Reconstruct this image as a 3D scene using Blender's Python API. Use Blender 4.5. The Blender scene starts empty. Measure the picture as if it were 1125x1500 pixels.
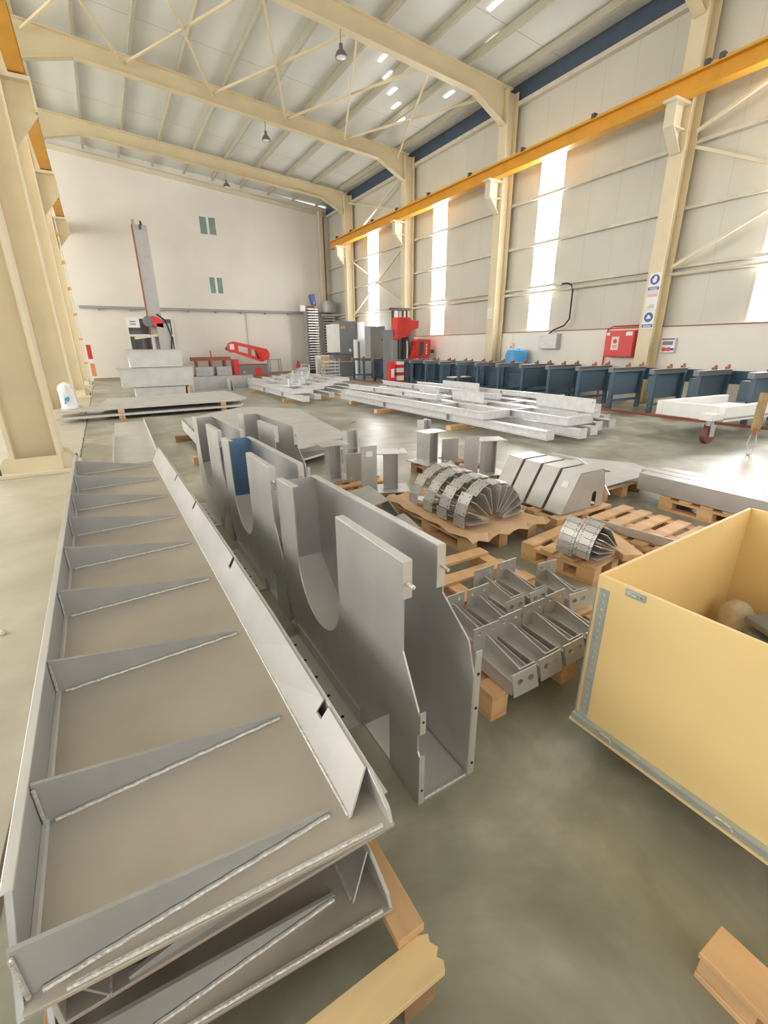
import bpy, math, random
from mathutils import Vector, Matrix
from mathutils.geometry import tessellate_polygon
random.seed(7)
SC = bpy.context.scene
COL = SC.collection
R = math.radians
ORD = ['first','second','third','fourth','fifth','sixth','seventh','eighth','ninth','tenth','eleventh','twelfth','thirteenth',
       'fourteenth','fifteenth','sixteenth','seventeenth','eighteenth','nineteenth','twentieth','twenty-first','twenty-second','twenty-third','twenty-fourth']

# ------------------------------------------------------------------ materials
def mat(name, col, rough=.5, metal=0.0, var=.10, scale=3.0, bump=0.0, bscale=60., stretch=None, spec=.5, detail=4.0, roughvar=0.0):
    m = bpy.data.materials.new(name); m.use_nodes = True
    nt = m.node_tree; b = nt.nodes['Principled BSDF']
    b.inputs['Roughness'].default_value = rough
    b.inputs['Metallic'].default_value = metal
    b.inputs['Specular IOR Level'].default_value = spec
    tc = nt.nodes.new('ShaderNodeTexCoord')
    src = tc.outputs['Object']
    if stretch:
        mp = nt.nodes.new('ShaderNodeMapping'); mp.inputs['Scale'].default_value = stretch
        nt.links.new(src, mp.inputs['Vector']); src = mp.outputs['Vector']
    n = nt.nodes.new('ShaderNodeTexNoise'); n.inputs['Scale'].default_value = scale; n.inputs['Detail'].default_value = detail
    nt.links.new(src, n.inputs['Vector'])
    cr = nt.nodes.new('ShaderNodeValToRGB')
    cr.color_ramp.elements[0].position = .3; cr.color_ramp.elements[1].position = .7
    lo = [max(0, c*(1-var)) for c in col]; hi = [min(1, c*(1+var)) for c in col]
    cr.color_ramp.elements[0].color = (*lo, 1); cr.color_ramp.elements[1].color = (*hi, 1)
    nt.links.new(n.outputs['Fac'], cr.inputs['Fac'])
    nt.links.new(cr.outputs['Color'], b.inputs['Base Color'])
    if roughvar:
        mr = nt.nodes.new('ShaderNodeMapRange'); mr.inputs['From Min'].default_value = .3; mr.inputs['From Max'].default_value = .7
        mr.inputs['To Min'].default_value = rough-roughvar; mr.inputs['To Max'].default_value = rough+roughvar
        nt.links.new(n.outputs['Fac'], mr.inputs['Value']); nt.links.new(mr.outputs['Result'], b.inputs['Roughness'])
    if bump:
        n2 = nt.nodes.new('ShaderNodeTexNoise'); n2.inputs['Scale'].default_value = bscale
        nt.links.new(src, n2.inputs['Vector'])
        bp = nt.nodes.new('ShaderNodeBump'); bp.inputs['Strength'].default_value = bump; bp.inputs['Distance'].default_value = .01
        nt.links.new(n2.outputs['Fac'], bp.inputs['Height']); nt.links.new(bp.outputs['Normal'], b.inputs['Normal'])
    return m

def emis(name, col, s):
    m = bpy.data.materials.new(name); m.use_nodes = True
    nt = m.node_tree; nt.nodes.clear()
    o = nt.nodes.new('ShaderNodeOutputMaterial'); e = nt.nodes.new('ShaderNodeEmission')
    e.inputs['Color'].default_value = (*col, 1); e.inputs['Strength'].default_value = s
    nt.links.new(e.outputs[0], o.inputs[0]); return m

def floor_mat(name, a, b_, c_):
    m = bpy.data.materials.new(name); m.use_nodes = True
    nt = m.node_tree; b = nt.nodes['Principled BSDF']; L = nt.links
    tc = nt.nodes.new('ShaderNodeTexCoord')
    n1 = nt.nodes.new('ShaderNodeTexNoise'); n1.inputs['Scale'].default_value = .9; n1.inputs['Detail'].default_value = 6; n1.inputs['Roughness'].default_value = .62
    n1.inputs['Distortion'].default_value = .6
    n2 = nt.nodes.new('ShaderNodeTexNoise'); n2.inputs['Scale'].default_value = 3.2; n2.inputs['Detail'].default_value = 4; n2.inputs['Distortion'].default_value = .3
    for n in (n1, n2): L.new(tc.outputs['Object'], n.inputs['Vector'])
    ad = nt.nodes.new('ShaderNodeMath'); ad.operation = 'MULTIPLY_ADD'; ad.inputs[1].default_value = .35
    L.new(n2.outputs['Fac'], ad.inputs[0]); L.new(n1.outputs['Fac'], ad.inputs[2])
    cr = nt.nodes.new('ShaderNodeValToRGB')
    e = cr.color_ramp.elements; e[0].position = .50; e[1].position = .84
    e[0].color = (*a, 1); e[1].color = (*c_, 1); q = e.new(.68); q.color = (*b_, 1)
    L.new(ad.outputs[0], cr.inputs['Fac']); L.new(cr.outputs['Color'], b.inputs['Base Color'])
    mr = nt.nodes.new('ShaderNodeMapRange'); mr.inputs['From Min'].default_value = .3; mr.inputs['From Max'].default_value = .7
    mr.inputs['To Min'].default_value = .27; mr.inputs['To Max'].default_value = .42
    L.new(n1.outputs['Fac'], mr.inputs['Value']); L.new(mr.outputs['Result'], b.inputs['Roughness'])
    bp = nt.nodes.new('ShaderNodeBump'); bp.inputs['Strength'].default_value = .012; bp.inputs['Distance'].default_value = .02
    L.new(n2.outputs['Fac'], bp.inputs['Height']); L.new(bp.outputs['Normal'], b.inputs['Normal'])
    return m

def panel_mat(name, col, seam_axis, pitch, seamcol=.86, rough=.55, var=.05, stain=None):
    """sandwich panel sheet with fine seams every pitch metres"""
    m = mat(name, col, rough=rough, var=var, scale=.5, detail=3)
    nt = m.node_tree; b = nt.nodes['Principled BSDF']; L = nt.links
    tc = nt.nodes.new('ShaderNodeTexCoord'); sp = nt.nodes.new('ShaderNodeSeparateXYZ')
    L.new(tc.outputs['Object'], sp.inputs[0])
    dv = nt.nodes.new('ShaderNodeMath'); dv.operation = 'DIVIDE'; dv.inputs[1].default_value = pitch
    L.new(sp.outputs[seam_axis], dv.inputs[0])
    fr = nt.nodes.new('ShaderNodeMath'); fr.operation = 'FRACT'; L.new(dv.outputs[0], fr.inputs[0])
    gt = nt.nodes.new('ShaderNodeMath'); gt.operation = 'LESS_THAN'; gt.inputs[1].default_value = .022/pitch*1.2
    L.new(fr.outputs[0], gt.inputs[0])
    mx = nt.nodes.new('ShaderNodeMixRGB'); mx.blend_type = 'MULTIPLY'
    mx.inputs['Color2'].default_value = (seamcol, seamcol, seamcol, 1)
    base = b.inputs['Base Color'].links[0].from_socket
    L.new(gt.outputs[0], mx.inputs['Fac']); L.new(base, mx.inputs['Color1']); L.new(mx.outputs[0], b.inputs['Base Color'])
    return m

M = {}
M['steel'] = mat('blasted_steel', (.54, .53, .52), rough=.40, metal=.55, var=.07, scale=5, bump=.02, bscale=220)
M['steel_tray'] = mat('blasted_tray_steel', (.56, .54, .51), rough=.38, metal=.55, var=.09, scale=2.2, bump=.02, bscale=220)
M['tray_web'] = mat('dusty_tray_steel', (.50, .455, .40), rough=.42, metal=.45, var=.14, scale=1.8, bump=.02, bscale=220, detail=5)
M['sloping'] = mat('matt_blasted_steel', (.40, .385, .37), rough=.5, metal=.4, var=.08, scale=4)
M['steel_cool'] = mat('cool_blasted_steel', (.44, .445, .445), rough=.44, metal=.5, var=.08, scale=5, bump=.02, bscale=220)
M['steel_light'] = mat('pale_sheet_steel', (.62, .615, .60), rough=.42, metal=.5, var=.08, scale=3)
M['weld'] = mat('weld_bead', (.64, .63, .60), rough=.35, metal=.5, var=.18, scale=90, bump=.5, bscale=160)
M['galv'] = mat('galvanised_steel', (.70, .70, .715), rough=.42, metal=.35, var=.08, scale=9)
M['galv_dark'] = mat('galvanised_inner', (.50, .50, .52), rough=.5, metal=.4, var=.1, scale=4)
M['cream'] = mat('cream_steel_paint', (.77, .665, .46), rough=.42, var=.06, scale=1.2)
M['cream_pale'] = mat('pale_cream_paint', (.74, .67, .50), rough=.45, var=.05, scale=1.2)
M['rafter'] = mat('rafter_cream_paint', (.68, .58, .38), rough=.5, var=.05, scale=1.0)
M['purlin'] = mat('purlin_paint', (.48, .45, .35), rough=.6, var=.05)
M['orange'] = mat('crane_orange_paint', (.74, .36, .035), rough=.4, var=.08, scale=2)
M['rail'] = mat('crane_rail_yellow', (.66, .46, .12), rough=.45, var=.08)
M['clampdark'] = mat('dark_clamp_steel', (.10, .09, .09), rough=.6)
M['blue'] = mat('dark_blue_machine_paint', (.062, .105, .150), rough=.38, var=.08, scale=4)
M['blue_panel'] = mat('blue_grey_panel', (.085, .135, .185), rough=.42, var=.06, scale=3)
M['rust'] = mat('red_brown_primer', (.34, .10, .06), rough=.6, var=.15)
M['eave'] = mat('dark_eave_gutter', (.07, .10, .15), rough=.5)
M['plaster'] = mat('white_plaster', (.84, .80, .73), rough=.8, var=.045, scale=.45, bump=.15, bscale=3, detail=5)
M['lowwall'] = mat('white_painted_concrete', (.86, .82, .76), rough=.7, var=.035, scale=.6)
M['base'] = mat('brown_baseboard', (.42, .30, .20), rough=.7)
M['panel'] = panel_mat('wall_sandwich_panel', (.63, .615, .545), 'Y', 1.0, .90, rough=.42)
M['ceil'] = panel_mat('ceiling_sandwich_panel', (.72, .735, .68), 'Y', 3.15, .62, rough=.5)
M['girt'] = mat('girt_paint', (.66, .62, .52), rough=.5)
M['strip'] = emis('translucent_daylight_strip', (1, .985, 1), 9.0)
M['glazing'] = emis('translucent_side_glazing', (1, .975, .93), 3.2)  # emitter for the added band in the left wall
M['glazing_back'] = emis('translucent_rear_glazing', (1, .97, .92), 1.2)  # emitter for the added panel on the back wall
M['slit'] = emis('roof_light_slit', (1, .97, .9), 3.0)
M['ply'] = mat('yellow_plywood', (.83, .62, .29), rough=.5, var=.05, scale=1.6, stretch=(1, 1, .35), detail=5)
M['ply_edge'] = mat('plywood_edge', (.84, .66, .38), rough=.6)
M['pine'] = mat('pine_wood', (.70, .44, .23), rough=.65, var=.20, scale=7, stretch=(1, .35, 1.4))
M['pine_pale'] = mat('pale_pine_wood', (.80, .60, .32), rough=.65, var=.14, scale=7, stretch=(.35, 1, 1.4))
M['pine_dark'] = mat('old_pine_wood', (.33, .19, .10), rough=.75, var=.25, scale=7)
M['card'] = mat('brown_cardboard', (.66, .44, .27), rough=.8, var=.10, scale=5)
M['zinc'] = mat('zinc_edge_strip', (.50, .56, .58), rough=.4, metal=.5, var=.08, scale=12)
M['red'] = mat('red_machine_paint', (.72, .05, .045), rough=.35, var=.06)
M['white'] = mat('white_paint', (.85, .85, .84), rough=.4, var=.03)
M['offwhite'] = mat('off_white_label', (.80, .76, .66), rough=.5, var=.03)
M['grey'] = mat('grey_machine_paint', (.20, .21, .23), rough=.4, var=.04)
M['mast'] = mat('light_grey_mast_paint', (.50, .495, .485), rough=.45, var=.06)
M['wrap'] = mat('brownish_wrap', (.55, .46, .34), rough=.35, var=.2, scale=20)
M['grey_mid'] = mat('mid_grey_paint', (.36, .37, .38), rough=.4, var=.04)
M['black'] = mat('black_rubber', (.02, .02, .022), rough=.6)
M['dark'] = mat('dark_hole', (.025, .022, .02), rough=.8)
M['bluetank'] = mat('blue_plastic', (.08, .36, .72), rough=.3, var=.05)
M['bluesign'] = mat('blue_sign_enamel', (.05, .10, .45), rough=.4)
M['pink'] = mat('pink_sign_heading', (.85, .45, .55), rough=.5)
M['orange_sign'] = mat('orange_board', (.85, .33, .14), rough=.5)
M['glass'] = mat('greenish_window_glass', (.26, .36, .30), rough=.12, var=.1)
M['darkglass'] = mat('dark_window_glass', (.07, .07, .07), rough=.15)
M['bag'] = mat('white_woven_bag', (.85, .85, .86), rough=.5, bump=.4, bscale=20)
M['lamp'] = mat('lamp_aluminium', (.25, .24, .24), rough=.3, metal=.8)
M['lampglass'] = mat('lamp_glass', (.8, .8, .78), rough=.2)
M['bluewrap'] = mat('blue_plastic_wrap', (.10, .13, .42), rough=.3, var=.2, scale=6)
M['wheel'] = mat('brown_wheel', (.17, .07, .05), rough=.5)
M['bark'] = mat('weathered_strap_wood', (.36, .26, .13), rough=.8, var=.25, scale=12, stretch=(1, 1, .2))
M['floor'] = floor_mat('polished_concrete', (.21, .205, .155), (.33, .325, .255), (.50, .48, .395))
M['floor2'] = floor_mat('pale_concrete', (.46, .42, .325), (.53, .485, .385), (.60, .55, .44))
M['joint'] = mat('floor_joint_filler', (.14, .10, .08), rough=.8)
M['bluish'] = mat('blue_tinted_steel', (.16, .27, .44), rough=.4, metal=.55, var=.1)

# ------------------------------------------------------------------ mesh builder
class MB:
    def __init__(s): s.v = []; s.f = []
    def add(s, vs, fs):
        k = len(s.v); s.v += [tuple(v) for v in vs]; s.f += [tuple(i+k for i in f) for f in fs]; return s
    def box(s, x0, x1, y0, y1, z0, z1):
        vs = [(x0,y0,z0),(x1,y0,z0),(x1,y1,z0),(x0,y1,z0),(x0,y0,z1),(x1,y0,z1),(x1,y1,z1),(x0,y1,z1)]
        return s.add(vs, [(0,3,2,1),(4,5,6,7),(0,1,5,4),(1,2,6,5),(2,3,7,6),(3,0,4,7)])
    def prism(s, poly, o, u, v, n, t, holes=()):
        """polygon (with holes) in plane o+u,v extruded by t along n"""
        o = Vector(o); u = Vector(u); v = Vector(v); n = Vector(n).normalized()*t
        loops = [list(poly)] + [list(h) for h in holes]
        pts = [p for l in loops for p in l]
        base = [o + u*a + v*b for a, b in pts]
        if len(loops) == 1 and len(poly) <= 4 and False: tris = [tuple(range(len(poly)))]
        else: tris = tessellate_polygon([[Vector((a, b, 0)) for a, b in l] for l in loops])
        N = len(base); vs = base + [p+n for p in base]; fs = []
        def area(t_):
            (a, b, c) = [pts[i] for i in t_]
            return (b[0]-a[0])*(c[1]-a[1])-(b[1]-a[1])*(c[0]-a[0])
        flip = (u.cross(v)).dot(n) < 0
        for t_ in tris:
            a = area(t_)
            if abs(a) < 1e-12: continue
            t2 = tuple(t_) if a > 0 else tuple(reversed(t_))
            if flip: t2 = tuple(reversed(t2))
            fs.append(tuple(reversed(t2))); fs.append(tuple(i+N for i in t2))
        k = 0
        for li, l in enumerate(loops):
            A = sum(l[i][0]*l[(i+1) % len(l)][1]-l[(i+1) % len(l)][0]*l[i][1] for i in range(len(l)))
            ccw = (A > 0) == (li == 0)
            if flip: ccw = not ccw
            for i in range(len(l)):
                a, b = k+i, k+(i+1) % len(l)
                fs.append((a, b, b+N, a+N) if ccw else (b, a, a+N, b+N))
            k += len(l)
        return s.add(vs, fs)
    def px(s, poly, x, t, holes=()): return s.prism(poly, (x,0,0), (0,1,0), (0,0,1), (1,0,0), t, holes)   # poly (y,z)
    def py(s, poly, y, t, holes=()): return s.prism(poly, (0,y,0), (1,0,0), (0,0,1), (0,1,0), t, holes)   # poly (x,z)
    def pz(s, poly, z, t, holes=()): return s.prism(poly, (0,0,z), (1,0,0), (0,1,0), (0,0,1), t, holes)   # poly (x,y)
    def bar(s, p, q, w, h, up=(0,0,1)):
        p = Vector(p); q = Vector(q); d = (q-p).normalized(); up = Vector(up)
        if abs(d.dot(up)) > .98: up = Vector((0,1,0))
        r = d.cross(up).normalized(); u = r.cross(d)
        vs = []
        for c in (p, q):
            for a, b in ((-1,-1),(1,-1),(1,1),(-1,1)): vs.append(c+r*a*w/2+u*b*h/2)
        return s.add(vs, [(0,1,2,3),(7,6,5,4),(0,4,5,1),(1,5,6,2),(2,6,7,3),(3,7,4,0)])
    def tube(s, pts, rad, n=8):
        pts = [Vector(p) for p in pts]; rings = []; vs = []; fs = []
        for i, p in enumerate(pts):
            d = (pts[min(i+1, len(pts)-1)]-pts[max(i-1, 0)]).normalized()
            up = Vector((0,0,1)) if abs(d.z) < .9 else Vector((0,1,0))
            a = d.cross(up).normalized(); b = a.cross(d)
            for k in range(n):
                t = 2*math.pi*k/n; vs.append(p+(a*math.cos(t)+b*math.sin(t))*rad)
        for i in range(len(pts)-1):
            for k in range(n):
                fs.append((i*n+k, i*n+(k+1) % n, (i+1)*n+(k+1) % n, (i+1)*n+k))
        fs.append(tuple(reversed(range(n)))); fs.append(tuple((len(pts)-1)*n+k for k in range(n)))
        return s.add(vs, fs)
    def cyl(s, p, q, r0, n=16, r1=None):
        r1 = r0 if r1 is None else r1
        p = Vector(p); q = Vector(q); d = (q-p).normalized()
        up = Vector((0,0,1)) if abs(d.z) < .9 else Vector((0,1,0))
        a = d.cross(up).normalized(); b = a.cross(d); vs = []
        for c, r in ((p, r0), (q, r1)):
            for k in range(n):
                t = 2*math.pi*k/n; vs.append(c+(a*math.cos(t)+b*math.sin(t))*r)
        fs = [(k, (k+1) % n, n+(k+1) % n, n+k) for k in range(n)]
        return s.add(vs, fs+[tuple(reversed(range(n))), tuple(range(n, 2*n))])
    def lathe(s, prof, n=20, c=(0,0,0)):
        vs = []; fs = []
        for r, z in prof:
            for k in range(n):
                t = 2*math.pi*k/n; vs.append((c[0]+r*math.cos(t), c[1]+r*math.sin(t), c[2]+z))
        for i in range(len(prof)-1):
            for k in range(n): fs.append((i*n+k, i*n+(k+1) % n, (i+1)*n+(k+1) % n, (i+1)*n+k))
        fs.append(tuple(reversed(range(n)))); fs.append(tuple((len(prof)-1)*n+k for k in range(n)))
        return s.add(vs, fs)
    def build(s, name, m, parent=None, bevel=0, smooth=False):
        me = bpy.data.meshes.new(name); me.from_pydata(s.v, [], s.f); me.materials.append(M[m] if isinstance(m, str) else m)
        me.validate(); me.update()
        o = bpy.data.objects.new(name, me); COL.objects.link(o)
        if parent: o.parent = parent
        if smooth:
            me.polygons.foreach_set('use_smooth', [True]*len(me.polygons))
            me.set_sharp_from_angle(angle=R(40))
        if bevel:
            b = o.modifiers.new('soft_edges', 'BEVEL'); b.width = bevel; b.segments = 2; b.limit_method = 'ANGLE'; b.angle_limit = R(50)
        return o

def tag(o, label, cat, group=None, kind=None):
    if label: o['label'] = label
    if cat: o['category'] = cat
    if group: o['group'] = group
    if kind: o['kind'] = kind
    return o
def thing(name, label, cat, loc=(0,0,0), rz=0, group=None, rot=None):
    o = bpy.data.objects.new(name, None); COL.objects.link(o); o.empty_display_size = .1
    o.location = loc; o.rotation_euler = rot if rot else (0, 0, rz)
    return tag(o, label, cat, group)
def single(mb, name, m, label, cat, loc=(0,0,0), rz=0, group=None, bevel=0, smooth=False, rot=None):
    o = mb.build(name, m, None, bevel, smooth); o.location = loc; o.rotation_euler = rot if rot else (0,0,rz)
    return tag(o, label, cat, group)
def struct(name, mb, m, label=None):
    o = mb.build(name, m); o['kind'] = 'structure'
    if label: o['label'] = label
    return o
CH = {}
def kids(o): return [c for c in bpy.data.objects if c.parent == o]
def dup(root, loc=None, rz=None, label=None, group=None, rot=None):
    def cp(o, par):
        c = o.copy(); COL.objects.link(c)
        if par: c.parent = par
        for k in kids(o): cp(k, c)
        return c
    r = cp(root, None)
    if loc is not None: r.location = loc
    if rz is not None: r.rotation_euler = (0,0,rz)
    if rot is not None: r.rotation_euler = rot
    if label: r['label'] = label
    if group: r['group'] = group
    return r
def arc(cx, cy, r, a0, a1, n):
    return [(cx+r*math.cos(R(a0+(a1-a0)*i/n)), cy+r*math.sin(R(a0+(a1-a0)*i/n))) for i in range(n+1)]
def circ(cx, cy, r, n=12): return [(cx+r*math.cos(2*math.pi*i/n), cy+r*math.sin(2*math.pi*i/n)) for i in range(n)]
def slot(cx, cy, w, h, n=6):
    r = h/2; a = w/2-r
    return [(cx+a+r*math.cos(t), cy+r*math.sin(t)) for t in [-math.pi/2+math.pi*i/n for i in range(n+1)]] + \
           [(cx-a+r*math.cos(t), cy+r*math.sin(t)) for t in [math.pi/2+math.pi*i/n for i in range(n+1)]]

# ------------------------------------------------------------------ camera
YAW, PITCH, ROLL = R(30.3), R(20.1), R(-0.6)
fw = Vector((math.sin(YAW)*math.cos(PITCH), math.cos(YAW)*math.cos(PITCH), -math.sin(PITCH)))
r0 = Vector((math.cos(YAW), -math.sin(YAW), 0)); u0 = r0.cross(fw)
rr = r0*math.cos(ROLL)+u0*math.sin(ROLL); uu = -r0*math.sin(ROLL)+u0*math.cos(ROLL)
cam = bpy.data.cameras.new('camera'); co = bpy.data.objects.new('camera', cam); COL.objects.link(co)
co.matrix_world = Matrix(((rr.x, uu.x, -fw.x, 0), (rr.y, uu.y, -fw.y, 0), (rr.z, uu.z, -fw.z, 1.65), (0,0,0,1)))
cam.sensor_fit = 'VERTICAL'; cam.sensor_height = 36; cam.lens = 664/1500*36; cam.clip_start = .02; cam.clip_end = 200
SC.camera = co

# ------------------------------------------------------------------ hall shell
YF, YB, XW, XL = 30.6, -9.0, 13.95, -14.0
CY = [8.1, 14.4, 20.7, 27.0]
def zr(x): return 10.88-.083*(x+.2)          # rafter top line
JX = -.6
struct('floor', MB().box(JX, XW, YB, YF, -.2, 0), 'floor')
struct('floor.001', MB().box(XL, JX, YB, YF, -.2, 0), 'floor2')
struct('trim_1', MB().add([(JX-.009+.004*math.sin(i*2.1)+.003*math.sin(i*5.3), YB+i*.2, .002) for i in range(199)] +
       [(JX+.011+.004*math.sin(i*1.7), YB+i*.2, .002) for i in range(199)], [(i, 199+i, 200+i, i+1) for i in range(198)]), 'joint')
struct('wall_far', MB().py([(XL,-.2),(XW+.2,-.2),(XW+.2,zr(XW)+.1),(-.9,zr(-.9)+.35),(XL,9.9)], YF, .2), 'plaster')
struct('wall_back', MB().py([(XL,-.2),(XW+.2,-.2),(XW+.2,zr(XW)+.2),(-.9,zr(-.9)+.35),(XL,9.9)], YB-.2, .2), 'plaster')
struct('wall_right', MB().box(13.82, 14.1, YB, YF, 0, 2.08), 'lowwall')
# upper panels with openings for the translucent strips
STR = [(24.2, 25.35), (18.2, 19.2), (12.1, 13.08), (4.55, 5.95), (-2.2, -1.0), (-7.8, -6.8)]
struct('wall_right.001', MB().prism([(YB,2.08),(YF,2.08),(YF,9.5),(YB,9.5)], (13.95,0,0), (0,1,0), (0,0,1), (1,0,0), .08,
       holes=[[(a,2.14),(b,2.14),(b,7.6),(a,7.6)] for a, b in STR]), 'panel')
for i, (a, b) in enumerate(STR):
    o = struct('window_%d' % (i+1), MB().box(13.99, 14.01, a, b, 2.14, 7.6), 'strip')
struct('trim_2', MB().box(13.79, 13.85, YB, YF, 2.08, 2.105), 'rust')
struct('trim_3', MB().box(13.76, 13.945, YB, YF, 9.28, 9.40), 'girt')
struct('trim_4', MB().box(13.86, 13.94, YB, YF, 9.40, 9.93), 'eave')
struct('wall_left', MB().prism([(YB,0),(YF,0),(YF,9.9),(YB,9.9)], (XL-.1,0,0), (0,1,0), (0,0,1), (1,0,0), .1, holes=[[(1.0,2.2),(29.5,2.2),(29.5,8.6),(1.0,8.6)]]), 'panel')
struct('window_11', MB().box(-9.0, 9.0, YB+.01, YB+.03, 1.8, 7.0), 'glazing_back')  # added glowing panel behind the camera, brightens faces turned towards it
struct('window_7', MB().box(XL-.06, XL-.04, 1.0, 29.5, 2.2, 8.6), 'glazing')  # invented glowing band in the unseen left wall, put in to light the hall
struct('ceiling', MB().py([(-.9,zr(-.9)+.22),(XW+.15,zr(XW+.15)+.22),(XW+.15,zr(XW+.15)+.30),(-.9,zr(-.9)+.30)], YB-.2, YF-YB+.4), 'ceil')
struct('ceiling.001', MB().py([(-.9,zr(-.9)+.22),(-.9,zr(-.9)+.30),(XL,9.95),(XL,9.87)], YB-.2, YF-YB+.4), 'ceil')
struct('baseboard_far', MB().box(JX, 13.8, YF-.03, YF, 0, .14), 'base')
struct('trim_5', MB().prism([(-.9,zr(-.9)-.28),(13.4,zr(13.4)-.38),(13.4,zr(13.4)-.2),(-.9,zr(-.9)-.08)], (0,YF-.14,0), (1,0,0), (0,0,1), (0,1,0), .14), 'cream_pale')
# far wall cable tray with drop cable
ct = thing('cable_tray', 'long grey cable tray running across the white far wall', 'cable tray', (0, YF, 3.75))
MB().box(-.55, 13.2, -.22, -.03, -.06, .06).build('tray', 'grey_mid', ct)
for k in range(9): MB().box(.3+k*1.5, .36+k*1.5, -.2, -.008, -.16, -.062).build('support', 'grey_mid', ct)
MB().tube([(8.1,-.08,-.05),(8.1,-.06,-1.6),(8.16,-.06,-2.4)], .018, 6).build('cable', 'grey_mid', ct)
# far wall windows
def wall_window(n, x0, x1, z0, z1, glass='glass', bars=()):
    f = MB().prism([(x0,z0),(x1,z0),(x1,z1),(x0,z1)], (0,YF-.07,0), (1,0,0), (0,0,1), (0,1,0), .1,
                   holes=[[(a+.06,c+.06),(b-.06,c+.06),(b-.06,d-.06),(a+.06,d-.06)] for a, b, c, d in bars]).build('window_%d' % n, 'white')
    f['kind'] = 'structure'
    for a, b, c, d in bars: MB().box(a+.05, b-.05, YF-.03, YF-.01, c+.05, d-.05).build('pane', glass, f)
    return f
wall_window(8, 6.02, 7.0, 7.65, 8.62, 'glass', [(6.02,6.51,7.65,8.62),(6.51,7.0,7.65,8.62)])
wall_window(9, 6.16, 7.0, 4.62, 5.58, 'glass', [(6.16,6.58,4.62,5.58),(6.58,7.0,4.62,5.58)])
wall_window(10, 1.5, 3.85, 1.35, 3.28, 'darkglass', [(1.5,2.7,2.35,3.28),(2.7,3.85,2.35,3.28),(1.5,2.7,1.35,2.35),(2.7,3.85,1.35,2.35)])

# ------------------------------------------------------------------ columns and rafters
POS = ['nearest the camera', 'second from the camera', 'third from the camera', 'farthest from the camera']
def right_column(y, lab, top):
    t = thing('steel_column', lab, 'column', (13.3, y, 0), 0, 'steel columns along the right wall')
    MB().box(0, .03, -.19, .19, 0, top).build('front_flange', 'cream', t)
    MB().box(.03, .45, -.02, .02, 0, top).build('web', 'cream', t)
    MB().box(.45, .48, -.19, .19, 0, top).build('rear_flange', 'cream', t)
    c = MB().px([(-.16,7.03),(.16,7.03),(.16,7.09),(-.16,7.09)], -.62, .62)
    c.build('corbel_plate', 'cream_pale', t)
    MB().py([(-.52,7.03),(0,7.03),(0,6.1),(-.1,6.1),(-.5,6.55)], -.015, .03).build('corbel_web', 'cream_pale', t)
    MB().box(-.52, -.48, -.13, .13, 6.55, 7.03).build('corbel_end_plate', 'cream_pale', t)
    MB().prism([(-.13,0),(.13,0),(.13,.65),(-.13,.65)], (-.5,0,6.55), (0,1,0), (.66,0,-.72), (.72,0,.66), .02).build('corbel_lower_flange', 'cream_pale', t)
    MB().box(-.5, .0, -.13, .13, 6.53, 6.56).build('corbel_stiffener', 'cream_pale', t)
    return t
RLAB = ['cream steel column on the right wall carrying three safety signs', 'cream steel column on the right wall behind the blue barrel and grey box',
        'cream steel column on the right wall behind the red drilling machine', 'cream steel column on the right wall above the grey press, nearest the far corner']
for i, y in enumerate(CY): right_column(y, RLAB[i], zr(13.3)-.1)
t = thing('steel_column', 'thin cream corner post where the far wall meets the right wall', 'column', (13.2, YF-.25, 0))
MB().box(0, .22, -.1, .1, 0, zr(13.3)-.2).build('shaft', 'cream_pale', t)
MB().box(.26, .32, -.1, -.04, 0, zr(13.3)-.5).build('drain_pipe', 'rust', t)
LLAB = ['large cream steel column at the left edge with a bolted base', 'second cream column in the left row, behind the white bag',
        'third cream column in the left row, between bag column and ladder column', 'farthest cream column in the left row, the one with a ladder']
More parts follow.
